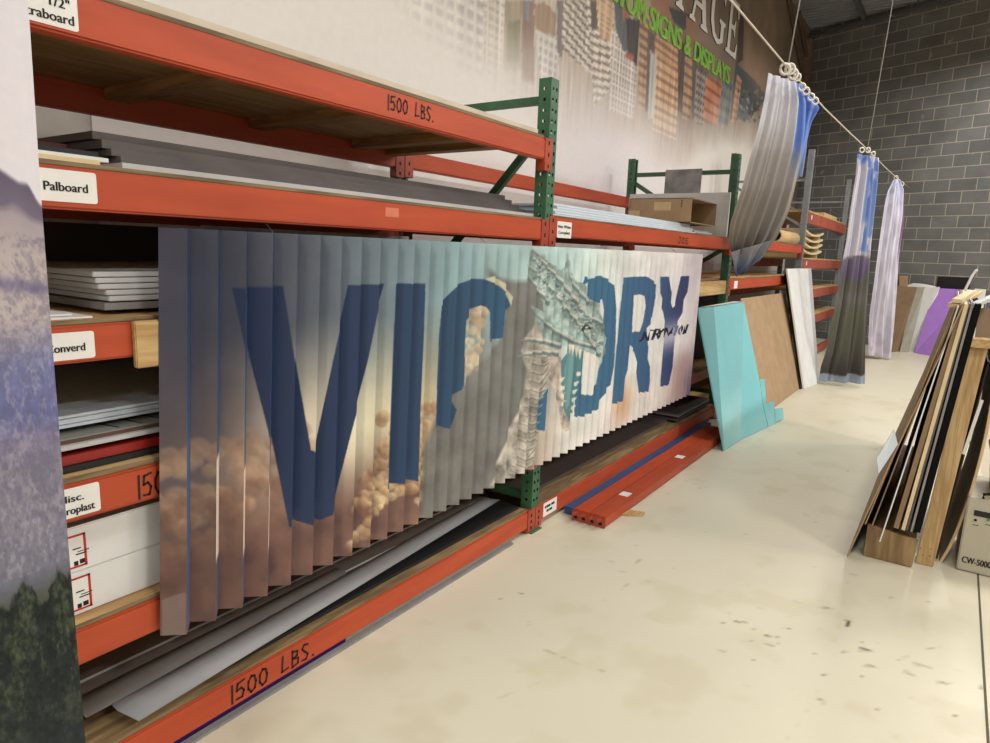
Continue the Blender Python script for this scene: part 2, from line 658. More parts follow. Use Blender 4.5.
# ---- block wall
m, nt, b = newmat('grey_block')
N, L = nt.nodes, nt.links
b.inputs['Roughness'].default_value = 0.8
tc = N.new('ShaderNodeTexCoord')
br = N.new('ShaderNodeTexBrick')
br.inputs['Scale'].default_value = 1.0
br.inputs['Brick Width'].default_value = 0.405
br.inputs['Row Height'].default_value = 0.2
br.inputs['Mortar Size'].default_value = 0.0085
br.inputs['Mortar Smooth'].default_value = 0.25
br.inputs['Bias'].default_value = 0.0
br.inputs['Color1'].default_value = rgba((112, 112, 111))
br.inputs['Color2'].default_value = rgba((97, 97, 97))
br.inputs['Mortar'].default_value = rgba((160, 154, 140))
no = N.new('ShaderNodeTexNoise')
no.inputs['Scale'].default_value = 2.2
no.inputs['Detail'].default_value = 6
mr = N.new('ShaderNodeMapRange')
mr.inputs['From Min'].default_value = 0.3
mr.inputs['From Max'].default_value = 0.7
mr.inputs['To Min'].default_value = 0.82
mr.inputs['To Max'].default_value = 1.15
sc_ = N.new('ShaderNodeVectorMath')
sc_.operation = 'SCALE'
n3 = N.new('ShaderNodeTexNoise')
n3.inputs['Scale'].default_value = 6
n3.inputs['Detail'].default_value = 3
r3 = N.new('ShaderNodeMapRange')
r3.inputs['From Min'].default_value = 0.66
r3.inputs['From Max'].default_value = 0.74
mixn = N.new('ShaderNodeMix')
mixn.data_type = 'RGBA'
mixn.inputs[7].default_value = rgba((160, 156, 148))
mu = N.new('ShaderNodeMath')
mu.operation = 'MULTIPLY'
mu.inputs[1].default_value = 0.5
bp = N.new('ShaderNodeBump')
bp.inputs['Strength'].default_value = 0.5
bp.inputs['Distance'].default_value = 0.006
L.new(tc.outputs['Object'], br.inputs['Vector'])
L.new(tc.outputs['Object'], no.inputs['Vector'])
L.new(tc.outputs['Object'], n3.inputs['Vector'])
L.new(no.outputs['Fac'], mr.inputs['Value'])
L.new(n3.outputs['Fac'], r3.inputs['Value'])
L.new(r3.outputs['Result'], mu.inputs[0])
L.new(br.outputs['Color'], sc_.inputs[0])
L.new(mr.outputs['Result'], sc_.inputs['Scale'])
L.new(mu.outputs[0], mixn.inputs[0])
L.new(sc_.outputs['Vector'], mixn.inputs[6])
L.new(mixn.outputs[2], b.inputs['Base Color'])
L.new(br.outputs['Fac'], bp.inputs['Height'])
bp.invert = True
L.new(bp.outputs['Normal'], b.inputs['Normal'])
me = bpy.data.meshes.new('wall_back')
me.from_pydata([(-4, 0, 0), (9, 0, 0), (9, 6.6, 0), (-4, 6.6, 0), (-4, 0, -.2), (9, 0, -.2), (9, 6.6, -.2), (-4, 6.6, -.2)], [],
               [(0, 1, 2, 3), (5, 4, 7, 6), (0, 4, 5, 1), (3, 2, 6, 7), (1, 5, 6, 2), (0, 3, 7, 4)])
me.materials.append(m)
wb = bpy.data.objects.new('wall_back', me)
COL.objects.link(wb)
wm = Matrix.Identity(4)
for i in range(3):
    wm[i][0] = BWD[i]
    wm[i][1] = (0, 0, 1)[i]
    wm[i][2] = -BWN[i]
    wm[i][3] = BWP[i]
wm[2][3] = -0.052
wb.matrix_world = wm
struct(wb)

# ---- other walls (the room closes outside the frame)
PAINT = mat('wall_paint', (214, 208, 198), 0.8)
struct(obj('wall_left', boxbm(-3.25, XM - 0.012, -5, 15.6, 0, 6.4), PAINT))
struct(obj('wall_right', boxbm(8.0, 8.2, -5, 13.0, 0, 6.4), PAINT))
struct(obj('wall_front', boxbm(-3.2, 8.2, -5.2, -5.0, 0, 6.4), PAINT))

# ---- corrugated deck ceiling with joists
bm = bmesh.new()
prof = []
y = -5.2
while y < 16.5:
    prof += [(y, 0), (y + .055, 0), (y + .075, .035), (y + .13, .035)]
    y += .15
va = [bm.verts.new((-3.3, p[0], CEIL + p[1])) for p in prof]
vb = [bm.verts.new((8.2, p[0], CEIL + p[1])) for p in prof]
for i in range(len(prof) - 1):
    bm.faces.new([va[i], vb[i], vb[i + 1], va[i + 1]])
struct(obj('ceiling', bm, mat('deck_steel', (132, 136, 144), 0.7, (118, 122, 130), 3), recalc=False))
bm = bmesh.new()
for k, (ya, yb_, xa, xb_) in enumerate([(14.55, 14.6, -3.0, -2.0)]):
    pass
# ledger along the block wall and two joists
w0 = BWP - BWN * 0.04
ez = np.array([0, 0, 1.0])
bar(bm, w0 + BWD * -2.9 + ez * (CEIL - .12), w0 + BWD * 6 + ez * (CEIL - .12), .06, .07)
struct(obj('trim_2', bm, STEELD))
bm = bmesh.new()
bar(bm, (-2.1, 4, CEIL - .06), (-2.0, 14.4, CEIL - .06), .06, .10)
bar(bm, (-1.2, 4, CEIL - .05), (-1.15, 14.0, CEIL - .05), .02, .08)
struct(obj('trim_3', bm, STEELD))
bm = bmesh.new()
for (a_, b_) in [((-2.93, 12.6, CEIL - .1), (-2.93, 14.7, 4.9)), ((-2.93, 13.5, CEIL - .1), (-2.93, 14.75, 5.3))]:
    bar(bm, a_, b_, .05, .05)
struct(obj('trim_4', bm, mat('brown_trim', (92, 78, 66), 0.7)))
bm = bmesh.new()
pz = onpl(806, 85, BWP, BWN)
box(bm, XM - .01, XM + .11, 14.55, 14.83, 2.4, CEIL - .25)
struct(obj('trim_5', bm, mat('brown_post', (120, 104, 88), 0.7, (104, 90, 76), 4)))

# =================================================================== MURAL ON THE LEFT WALL
mc = Canvas(1.4, 15.2, 1.3, 6.0, 1380, 470)


def mw(px, py):
    p = onx(px, py, XM)
    return (p[1], p[2])


def mp(*pts):
    return [mw(*p) for p in pts]


# sky & base
mc.A[:] = ramp(mc.U, [(1.4, (238, 230, 220)), (4.2, (226, 214, 200)), (6.0, (190, 160, 132)), (8.0, (150, 116, 92)), (9.6, (140, 118, 100)), (11, (150, 122, 98)), (13, (140, 118, 98)), (15, (120, 102, 86))])
nz = fbm(470, 1380, 10, 30, 5, 21)
mc.A *= (0.82 + 0.36 * nz)[..., None]


def tower(pts, c, floor=None, nu=0, cw=(60, 50, 46), a=0.7, duty=0.45, slope=0.0):
    """pts px polygon; window bands every `floor` metres; nu vertical divisions per metre"""
    poly = mp(*pts)
    m_ = mc.fill(poly, c)
    if floor:
        t = ((mc.V + slope * mc.U) / floor) % 1.0
        w = (t < duty)
        if nu:
            w = w & (((mc.U * nu) % 1.0) < 0.7)
        mm = m_ & w
        mc.A[mm] = mc.A[mm] * (1 - a) + np.array(cw) / 255.0 * a
    return m_


tower([(405, 0), (484, 0), (482, 75), (455, 110), (408, 60)], (232, 222, 208), .085, 9, (140, 136, 138), .75, .6)
tower([(372, 0), (405, 0), (405, 40), (380, 20)], (222, 212, 198), .085, 9, (160, 150, 146), .6, .6)
tower([(484, 0), (505, 0), (500, 70), (484, 74)], (226, 212, 190), .06, 14, (150, 140, 128), .6, .5)
mc.fill(mp((505, 0), (524, 0), (522, 70), (503, 70)), (170, 150, 118))
mc.fill(mp((508, 22), (520, 20), (520, 62), (506, 62)), (128, 124, 84), .8)
mc.fill(mp((522, 0), (534, 0), (534, 84), (522, 80)), (148, 108, 88))
mc.fill(mp((525, 0), (529, 0), (529, 22), (525, 20)), (120, 128, 150))
tower([(534, 4), (545, 2), (556, 14), (556, 36), (535, 30)], (190, 128, 84), .04, 0, (150, 140, 130), .6, .5)
tower([(536, 30), (557, 37), (560, 88), (540, 80)], (228, 214, 200), .07, 12, (120, 124, 140), .6, .5)
mc.fill(mp((557, 0), (565, 0), (562, 60), (557, 50)), (120, 104, 100))
tower([(563, 0), (588, 0), (598, 80), (562, 48)], (226, 206, 184), .07, 0, (78, 70, 70), .85, .42, 0.22)
tower([(586, 0), (614, 0), (612, 88), (594, 106), (590, 40)], (232, 208, 182), .07, 0, (92, 80, 76), .85, .42, -0.12)
mc.fill(mp((590, 0), (596, 0), (598, 30), (592, 30)), (90, 76, 70))
tower([(596, 0), (613, 0), (613, 44), (600, 38)], (232, 180, 124), .05, 8, (150, 110, 90), .6, .5)
tower([(611, 30), (625, 32), (638, 66), (634, 120), (609, 110)], (222, 206, 192), .055, 14, (130, 116, 112), .7, .55)
mc.fill(mp((614, 0), (626, 0), (636, 48), (624, 52), (616, 30)), (86, 90, 94))
mc.fill(mp((622, 8), (630, 10), (629, 22), (623, 20)), (170, 90, 64))
mc.fill(mp((626, 18), (640, 20), (637, 66), (628, 58)), (62, 58, 60))
mc.fill(mp((626, 52), (634, 56), (633, 61), (626, 58)), (196, 70, 50))
tower([(640, 10), (650, 14), (645, 110), (638, 108)], (196, 142, 98), .09, 0, (104, 72, 58), .7, .4)
mc.fill(mp((648, 30), (656, 34), (652, 112), (645, 112)), (106, 86, 76))
tower([(655, 36), (688, 52), (684, 70), (654, 60)], (214, 152, 104), .08, 0, (130, 80, 60), .7, .4)
tower([(655, 60), (680, 70), (676, 140), (652, 130)], (224, 166, 116), .10, 0, (150, 98, 70), .75, .42)
mc.fill(mp((650, 50), (657, 56), (654, 120), (648, 118)), (178, 172, 166))
mc.fill(mp((678, 40), (692, 46), (688, 120), (678, 110)), (96, 78, 70))
tower([(685, 56), (696, 60), (690, 120), (682, 118)], (190, 140, 98), .11, 0, (100, 72, 58), .7, .4)
mc.fill(mp((692, 60), (708, 72), (702, 126), (692, 118)), (104, 92, 86))
tower([(696, 68), (708, 76), (704, 124), (694, 120)], (150, 140, 132), .09, 10, (70, 64, 62), .7, .5)
tower([(706, 76), (722, 84), (717, 126), (703, 122)], (214, 120, 76), .13, 0, (150, 76, 52), .75, .4)
tower([(722, 82), (733, 80), (728, 126), (718, 124)], (120, 128, 130), .16, 8, (76, 84, 88), .6, .5)
mc.fill(mp((688, 40), (706, 50), (706, 62), (690, 54)), (62, 82, 92))
mc.fill(mp((668, 6), (688, 14), (690, 34), (674, 22)), (70, 74, 82), .9)
mc.fill(mp((650, 0), (668, 0), (672, 26), (655, 18)), (176, 110, 84), .9)
mc.fill(mp((686, 16), (696, 22), (694, 58), (686, 50)), (170, 116, 86), .9)
mc.fill(mp((736, 62), (760, 86), (764, 100), (750, 120), (730, 120)), (74, 88, 96))
tower([(737, 74), (742, 78), (736, 122), (731, 122)], (206, 140, 96), .1, 0, (140, 90, 66), .6, .4)
mc.fill(mp((738, 70), (768, 96), (768, 106), (740, 78)), (64, 86, 100))
mc.fill(mp((742, 6), (744, 24), (743, 60), (737, 64), (738, 30)), (86, 70, 62))
for k in range(60):
    a_ = rs.uniform(735, 764)
    b_ = rs.uniform(88, 120)
    c_ = rs.choice([60, 130, 170])
    mc.fill(mp((a_, b_), (a_ + 2, b_ + 1), (a_ + 2, b_ + 3), (a_, b_ + 3)), (c_, c_ - 10, c_ - 18), .7)
# loose street detail, then a paler print
st_ = fbm(470, 1380, 8, 420, 3, 91)
mc.A *= (1 + (.44 * st_ - .22) * sst(4.3, 3.7, mc.V))[..., None]
mc.blend((206, 156, 124), .55 * np.exp(-((mc.U - 11.6) / .9) ** 2 - ((mc.V - 4.35) / .35) ** 2))
lum = mc.A.mean(-1, keepdims=True)
mc.A = mc.A * .66 + lum * .34
# fog washing up from below
zf = np.interp(mc.U, [1.4, 3.2, 4.5, 5.2, 6.2, 7.2, 8.4, 10, 12], [5.6, 2.75, 2.35, 2.3, 2.4, 2.5, 2.62, 3.0, 3.2])
g = np.clip((mc.V - zf) / 0.8 + (nz - .5) * 0.5, 0, 1)
fog = np.clip(1 - g, 0, 1)
fog = np.clip(fog * 0.95 + 0.22 * sst(8.5, 5.0, mc.U), 0, 1)
mc.blend((238, 233, 228), fog)
mc.blend((232, 222, 236), 0.5 * np.exp(-((mc.U - 6.6) / 1.4) ** 2 - ((mc.V - 2.3) / .6) ** 2))
gy = np.arange(1.4, 15.2, .022)
gz = np.arange(1.3, 6.0, .022)
UU, VV = np.meshgrid(gy, gz)
P = np.stack([np.full_like(UU, XM), UU, VV], -1)
mural = thing('wall_mural', 'huge city skyline mural with white and green lettering above the racks', 'mural', (XM, 8, 0))
me = gridmesh(P, mc.sample(UU, VV), 'print_panel')
link_mesh('print_panel', me, attrmat('mural_print', 0.6, 0.2, 20, 0.05), mural)

# lettering
SER = {
    'I': (0.36, [[(0.02, 0), (.34, 0), (.34, .05), (.25, .08), (.25, .92), (.34, .95), (.34, 1), (.02, 1), (.02, .95), (.11, .92), (.11, .08), (.02, .05)]]),
    'T': (0.72, [[(.2, 0), (.52, 0), (.52, .05), (.43, .08), (.43, .92), (.62, .9), (.67, .74), (.71, .74), (.70, 1), (.02, 1), (.01, .74), (.05, .74), (.1, .9), (.29, .92), (.29, .08), (.2, .05)]]),
    'A': (0.86, [[(.0, 0), (.26, 0), (.26, .05), (.19, .08), (.25, .28), (.53, .28), (.6, .08), (.52, .05), (.52, 0), (.86, 0), (.86, .05), (.78, .09), (.49, 1), (.38, 1), (.1, .09), (.0, .05)], [(.27, .36), (.39, .74), (.5, .36)]]),
    'G': (0.86, [[(.8, .96), (.76, .72), (.72, .72), (.62, .88), (.48, .93), (.3, .84), (.2, .62), (.2, .36), (.3, .14), (.48, .07), (.6, .1), (.6, .34), (.5, .38), (.5, .43), (.84, .43), (.84, .38), (.76, .34), (.76, .08), (.6, .01), (.45, -.02), (.22, .06), (.07, .26), (.04, .5), (.08, .74), (.24, .95), (.46, 1.02), (.64, .98), (.72, .92)]]),
    'E': (0.68, [[(.02, 0), (.66, 0), (.67, .28), (.62, .28), (.56, .11), (.48, .08), (.26, .08), (.26, .46), (.4, .46), (.46, .36), (.5, .36), (.5, .66), (.46, .66), (.4, .55), (.26, .55), (.26, .92), (.46, .92), (.56, .89), (.6, .74), (.65, .74), (.64, 1), (.02, 1), (.02, .95), (.11, .92), (.11, .08), (.02, .05)]]),
}


def prism(bm, poly, fr, d0, d1, mi=0):
    """poly in (u,v); fr(u,v,d)->world"""
    a_ = [bm.verts.new(tuple(fr(u, v, d0))) for u, v in poly]
    b_ = [bm.verts.new(tuple(fr(u, v, d1))) for u, v in poly]
    bm.faces.new(b_).material_index = mi
    n = len(poly)
    for i in range(n):
        bm.faces.new([a_[i], a_[(i + 1) % n], b_[(i + 1) % n], b_[i]]).material_index = mi


yE = mw(735, 57)[0]
yA = mw(690, 25)[0]
zb_ = mw(727, 53)[1]
word = 'ITAGE'
H_ = 0.70
tot = sum(SER[c][0] for c in word) + .06 * 4
kx = (yE - mw(663, 10)[0]) / (tot - 0.2)
u0_ = yE - kx * tot
for ch in word:
    w_, polys = SER[ch]
    bm = bmesh.new()
    fr_ = lambda u, v, d: (XM + d, u0_ + kx * u, zb_ + H_ * v)
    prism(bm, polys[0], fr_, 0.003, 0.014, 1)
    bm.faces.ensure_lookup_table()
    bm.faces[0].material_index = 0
    bm.normal_update()
    bmesh.ops.triangulate(bm, faces=bm.faces[:], ngon_method='EAR_CLIP')
    if len(polys) > 1:
        prism(bm, polys[1], fr_, 0.012, 0.0145, 2)
    obj('raised_letter', bm, [LETW, LETD, mat('letter_counter', (128, 100, 80), 0.7)], mural)
    u0_ += kx * (w_ + .06)
gA, gB = mw(652, 31), mw(728, 84.5)
bm = bmesh.new()
text_bm(bm, 'SIGNS & DISPLAYS', lambda u, v: (XM + .008, gA[0] - .1 + u, gA[1] + (gB[1] - gA[1]) * u / 3 + v), gB[0] - gA[0] + .1, .23, 0, .018, lk=8)
text_bm(bm, 'CUSTOM', lambda u, v: (XM + .008, gA[0] - 1.45 + u, gA[1] + v), 1.22, .23, 0, .018, lk=8)
obj('slogan_lettering', bm, LETG, mural, recalc=False)

# =================================================================== PALLET RACKS
BEAM_H = 0.098


def plate(bm, org, ud, vd, w, h, cols, r=0.0075, pitch=0.05, mi=0, hole_h=1.25):
    """perforated steel strip: cols = hole centres across w"""
    org, ud, vd = Vector(org), Vector(ud), Vector(vd)
    edges = [0.0]
    for i in range(len(cols) - 1):
        edges.append((cols[i] + cols[i + 1]) / 2)
    edges.append(w)
    nr = int(h / pitch)
    P_ = lambda u, v: bm.verts.new(org + ud * u + vd * v)
    for ci, c in enumerate(cols):
        a_, b_ = edges[ci], edges[ci + 1]
        for j in range(nr):
            v0, v1 = j * pitch, (j + 1) * pitch
            vc = (v0 + v1) / 2
            outer = [(a_, v0), (c, v0), (b_, v0), (b_, vc), (b_, v1), (c, v1), (a_, v1), (a_, vc)]
            ang = [225, 270, 315, 0, 45, 90, 135, 180]
            inner = [(c + r * math.cos(math.radians(t)), vc + hole_h * r * math.sin(math.radians(t))) for t in ang]
            vo = [P_(*p) for p in outer]
            vi = [P_(*p) for p in inner]
            for k in range(8):
                bm.faces.new([vo[k], vo[(k + 1) % 8], vi[(k + 1) % 8], vi[k]]).material_index = mi
    if h - nr * pitch > 1e-3:
        bm.faces.new([P_(0, nr * pitch), P_(w, nr * pitch), P_(w, h), P_(0, h)]).material_index = mi


def post_bm(xf, y0, top, front=True, W=0.075, D=0.07, z0=0.006):
    """open C-section: xf = outer (holed) face"""
    bm = bmesh.new()
    sgn = 1 if front else -1
    h = top - z0
    plate(bm, (xf, y0, z0), (0, 1, 0), (0, 0, 1), W, h, [W * .28, W * .72], 0.008)
    plate(bm, (xf, y0, z0), (-sgn, 0, 0), (0, 0, 1), D, h, [D * .5], 0.0085, 0.05, 0, 1.0)
    plate(bm, (xf, y0 + W, z0), (-sgn, 0, 0), (0, 0, 1), D, h, [D * .5], 0.0085, 0.05, 0, 1.0)
    for yy in (y0, y0 + W - .018):
        v = [bm.verts.new(p) for p in ((xf - sgn * D, yy, z0), (xf - sgn * D, yy + .018, z0), (xf - sgn * D, yy + .018, top), (xf - sgn * D, yy, top))]
        bm.faces.new(v)
    box(bm, xf + .02 * sgn, xf - sgn * (D + .02), y0 - .015, y0 + W + .015, 0, .006)
    return bm


rack = thing('pallet_rack', 'long orange-beamed pallet rack with green perforated posts along the left wall', 'pallet rack', (-2.25, 4.0, 0))


def frame(root, y0, top, pm, braces):
    for nm, bmm in (('post', post_bm(X0, y0, top)), ('post', post_bm(XR - .075 - .0, y0, top, False))):
        obj(nm, bmm, pm, root, recalc=False)
    yc = y0 + .0375
    for (za, zb) in braces:
        bm = bmesh.new()
        bar(bm, (X0 - .05, yc, za), (XR + .02 - .04, yc, zb), .03, .038)
        obj('brace', bm, pm, root)


frame(rack, -0.36, 2.33, GREEN, [(2.24, 2.24), (1.0, 1.0)])
frame(rack, 2.935, 2.33, GREEN, [(2.235, 2.235), (2.1, 1.12), (.19, .19), (1.1, .22)])
frame(rack, 6.265, 2.42, GREEN, [(2.27, 2.27), (1.62, 2.2), (1.60, 1.0), (.25, .25)])


def label_on(par, y1, z0, z1, wid, lines, name='shelf_label', tx=None):
    """white label on the beam face (its right edge at y1) and its printed words"""
    bm = bmesh.new()
    xp = X0 + .0012
    yl = y1 - wid
    r = .006
    pts = []
    for (cy_, cz_, a0) in ((y1 - r, z0 + r, -90), (y1 - r, z1 - r, 0), (yl + r, z1 - r, 90), (yl + r, z0 + r, 180)):
        for k in range(4):
            t = math.radians(a0 + k * 30)
            pts.append((cy_ + r * math.cos(t), cz_ + r * math.sin(t)))
    prism(bm, pts, lambda u, v, d: (X0 + d, u, v), 0.0002, 0.0014)
    obj(name, bm, LABELW, par)
    if lines:
        bm = bmesh.new()
        for (s, yy, zz, w, h) in lines:
            text_bm(bm, s, lambda u, v: (X0 + .0022, yy + u, zz + v), w, h, 0, .0007)
        obj('label_text', bm, INK, par, recalc=False)


def beam(root, y0, y1, ztop, front=True, m_=None, h=BEAM_H, x=None, bracket=True):
    bm = bmesh.new()
    if front:
        xa, xb = X0 - .05, X0
    else:
        xa, xb = XR - .0, XR + .05
        xa, xb = XR - .05, XR
    if x is not None:
        xa, xb = x - .05, x
    box(bm, xa, xb, y0, y1, ztop - h, ztop, 0, .006)
    o = obj('beam', bm, m_ or ORANGE, root)
    if bracket:
        for (ya, yb) in ((y0 - .046, y0 + .028), (y1 - .028, y1 + .046)):
            bm = bmesh.new()
            box(bm, xb - .045, xb + .004, ya, yb, max(.008, ztop - h - .052), ztop + .004, 0, .003)
            for k in range(3):
                zz = max(ztop - h - .03, .03) + k * (.055 if ztop > .2 else .035)
                box(bm, xb + .0035, xb + .0055, (ya + yb) / 2 - .006, (ya + yb) / 2 + .004, zz - .009, zz + .009, 1)
            obj('end_bracket', bm, [ORANGE_D, HOLE], o)
    return o


def writing(par, s, p0, p1, z0, h, w=.006):
    bm = bmesh.new()
    n = sum(0.8 if c in '1.' else 1.25 for c in s)
    cw = (p1 - p0) / n
    handwriting(bm, s, lambda u, v: (X0 + .0015, p0 + u, z0 + v), cw, h, w)
    obj('marker_writing', bm, MARKER, par)


B1a, B1b = -0.275, 2.925
B2a, B2b = 3.02, 6.255
B3a, B3b = 6.35, 9.62
# bay with the pleated sign
bt = beam(rack, B1a, B1b, 2.043)
yp = lambda px, py: float(onx(px, py, X0)[1])
label_on(bt, .797, 1.957, 2.042, .22, [('3/16"  1/2"', .655, 1.999, .125, .021), ('Ultraboard', 0.667, 1.968, .120, .021)])
writing(bt, '1500 LBS.', 1.80, 2.07, 1.975, .05, .006)
b2 = beam(rack, B1a, B1b, 1.657)
label_on(b2, .812, 1.576, 1.648, .22, [('Palboard', yp(43, 183), 1.600, yp(87, 186) - yp(43, 183), .021)])
bm = bmesh.new()
prism(bm, [(1.80, 1.607), (1.87, 1.607), (1.87, 1.64), (1.80, 1.64)], lambda u, v, d: (X0 + d, u, v), .0002, .001)
obj('old_label', bm, mat('faded_label', (206, 120, 92), .5), b2)
b3 = beam(rack, B1a, B1b, 1.288, h=.092)
label_on(b3, yp(94.5, 345), 1.206, 1.272, .2, [('Converd', yp(46, 352), 1.226, yp(84.7, 348) - yp(46, 352), .020)])
b4 = beam(rack, B1a, B1b, .897)
label_on(b4, yp(99.7, 495), .812, .888, .2, [('Misc.', yp(57, 496), .853, yp(83, 493) - yp(57, 496), .019), ('Coroplast', yp(52, 508), .822, yp(94, 502) - yp(52, 508), .020)])
writing(b4, '1500 LBS.', yp(134, 485), yp(134, 485) + .27, .812, .064, .006)
b5 = beam(rack, B1a, B1b, .508)
b6 = beam(rack, B1a, B1b, .130)
writing(b6, '1500 LBS.', 1.10, 1.46, .048, .062, .007)
# centre bay
c2 = beam(rack, B2a, B2b, 1.678)
label_on(c2, 3.215, 1.577, 1.660, .155, [('Non White', 3.068, 1.627, .135, .016), ('Coroplast', 3.073, 1.597, .125, .016)])
writing(c2, 'JOE', 4.86, 5.12, 1.60, .045, .007)
c6 = beam(rack, B2a, B2b, .130)
bm = bmesh.new()
label_on(c6, 3.215, .045, .125, .15, None)
for r_, (ln) in enumerate([(.02, .05, .045), (.03, .04)]):
    yy = 3.08 + r_ * .02
    for w_ in ln:
        prism(bm, [(yy, .092 - r_ * .026), (yy + w_ * .8, .092 - r_ * .026), (yy + w_ * .8, .106 - r_ * .026), (yy, .106 - r_ * .026)], lambda u, v, d: (X0 + d, u, v), .0016, .0022)
        yy += w_
obj('label_text', bm, INK, c6)
c5 = beam(rack, B2a, B2b, .54)
# far bay of the green rack
d2 = beam(rack, B3a, B3b, 1.70)
d3 = beam(rack, B3a, B3b, 1.312)
label_on(d3, 6.62, 1.225, 1.295, .12, None)
d4 = beam(rack, B3a, B3b, .90)
d5 = beam(rack, B3a, B3b, .50)
d6 = beam(rack, B3a, B3b, .13)
# rear beams
for (ya, yb, zs) in ((B1a, B1b, (2.043, 1.657, .508, .13)), (B2a, B2b, (2.05, 1.678, .13)), (B3a, B3b, (1.70, 1.312, .13))):
    for z in zs:
        beam(rack, ya, yb, z, False)

# ---- shelf decks: plywood sheets lying on the beams


def deck(y0, y1, z, label, t=.012, joists=True, x0=X0 - .006, m_=None):
    root = thing('shelf_deck', label, 'plywood sheet', ((x0 + XR) / 2, (y0 + y1) / 2, z), 'plywood shelf decks')
    bm = boxbm(XR - .03, x0, y0, y1, z + .001, z + t, bev=.001)
    bm.normal_update()
    for f in bm.faces:
        if f.calc_center_median().x > x0 - .0012:
            f.material_index = 1
    obj('plywood', bm, [m_ or PLY_LIT, PLYEDGE], root)
    if joists:
        k = 0
        y = y0 + .35
        while y < y1 - .1:
            obj('joist', boxbm(XR + .004, X0 - .056, y, y + .085, z - .04, z + .0008), JOIST, root)
            y += .62
        obj('joist', boxbm(XR + .004, X0 - .056, y1 - .085, y1 - .002, z - .04, z + .0008), JOIST, root)
    return root


deck(-.27, 2.90, 2.043, 'plywood deck with cross joists on the topmost orange shelf, writing on its beam', .014)
deck(-.27, 2.915, 1.657, 'plywood deck under the long grey sheet stack, on the shelf just above the pleated sign', .012, False)
deck(-.27, 2.915, 1.288, 'plywood deck beneath the thick white board stack, left of the pleated sign', .012, False)
deck(-.27, 2.915, .897, 'plywood deck under red and black sheets, behind the beam labelled Misc.', .016, False, m_=PINE)
deck(-.27, 2.915, .508, 'plywood deck carrying two long white cartons, left of the pleated sign', .014, False)
deck(-.27, 2.90, .130, 'plywood deck on the lowest shelf in the foreground under the grey trims', .012, False, m_=OLDWOOD)
deck(3.025, 6.25, 1.678, 'plywood deck under the white sheets and the open cardboard box', .010, False)
deck(3.025, 6.25, .130, 'plywood deck on the lowest shelf right of the short green post', .012, False, m_=OLDWOOD)
deck(6.355, 9.6, 1.70, 'plywood deck behind the hanging grey drape, on the upper far shelf', .012, False)
deck(6.355, 9.6, 1.312, 'plywood deck on the shelf right above the teal panel and the brown board', .012, False)
deck(6.355, 9.6, .13, 'plywood deck hidden low behind the teal panel and brown board', .012, False)
deck(3.025, 6.25, .54, 'plywood deck low behind the right end of the pleated sign', .012, False)


def sheet(name, label, cat, x0, x1, y0, y1, z0, z1, m_, group=None, bev=.001, edge=None):
    bm = boxbm(x0, x1, y0, y1, z0, z1, bev=bev)
    if edge:
        bm.normal_update()
        for f in bm.faces:
            if f.calc_center_median().x > x1 - .0012:
                f.material_index = 1
        m_ = [m_, edge]
    o = obj(name, bm, m_)
    return tag(o, label, cat, group)


# timber facing boards on the shelf fronts
o = obj('timber_plank', boxbm(X0 + .001, X0 + .019, .872, 2.90, 1.168, 1.290, bev=.003), PINE)
tag(o, 'knotty yellow pine plank across the shelf front, left end beside the Converd label', 'plank')
bm = bmesh.new()
o = obj('timber_plank', boxbm(X0 - .001, X0 - .04, 3.03, 6.24, 1.185, 1.305, bev=.003), PINE)
tag(o, 'weathered pine plank between the right sign end and the green post, above the teal panel', 'plank')

# ---- top shelf: pale sheets seen only by their edge
sheet('board_sheet', 'pale beige sheet lying on the topmost shelf, only its front edge showing', 'sheet', -2.74, X0 - .03, -.2, 2.88, 2.059, 2.083, mat('beige_edge', (206, 194, 176), .6))

# ---- shelf above the sign: long grey stack
z = 1.670
sheet('board_sheet', 'long light grey sheet, lowest of the stack on the shelf above the pleated sign', 'sheet', -2.62, -1.775, .90, 2.90, z, z + .016, LGREY)
tops = ['long dark grey sheet lying directly on the light grey one above the pleated sign', 'second dark grey sheet up in the long stack above the pleated sign',
        'third dark grey sheet up in the long stack above the pleated sign', 'topmost dark grey sheet of the long stack above the pleated sign']
z = 1.6865
for k, t in enumerate(tops):
    h = (.022, .018, .022, .020)[k]
    sheet('board_sheet', t, 'sheet', -2.68, -1.84 - .022 * k, .93 - .012 * k, 2.925 - .03 * k, z, z + h, DGREY, 'dark grey sheets above the sign')
    z += h + .0008
for k, (y0, y1, x1, z0, z1, m_, t) in enumerate([
    (.52, .84, -1.76, 1.6705, 1.682, CREAM, 'cream offcut at the left end of the shelf above the Palboard label'),
    (.50, .88, -1.80, 1.683, 1.694, WHITE, 'white offcut lying on the cream one above the Palboard label'),
    (.45, .895, -1.88, 1.6955, 1.715, BLACK, 'small black offcut at the left of the long grey stack'),
    (.46, .86, -1.97, 1.716, 1.735, mat('maroon_sheet', (84, 34, 28), .6), 'maroon sheet behind the black offcut, left of the long grey stack')]):
    sheet('offcut', t, 'offcut', -2.4, x1, y0, y1, z0, z1, m_)

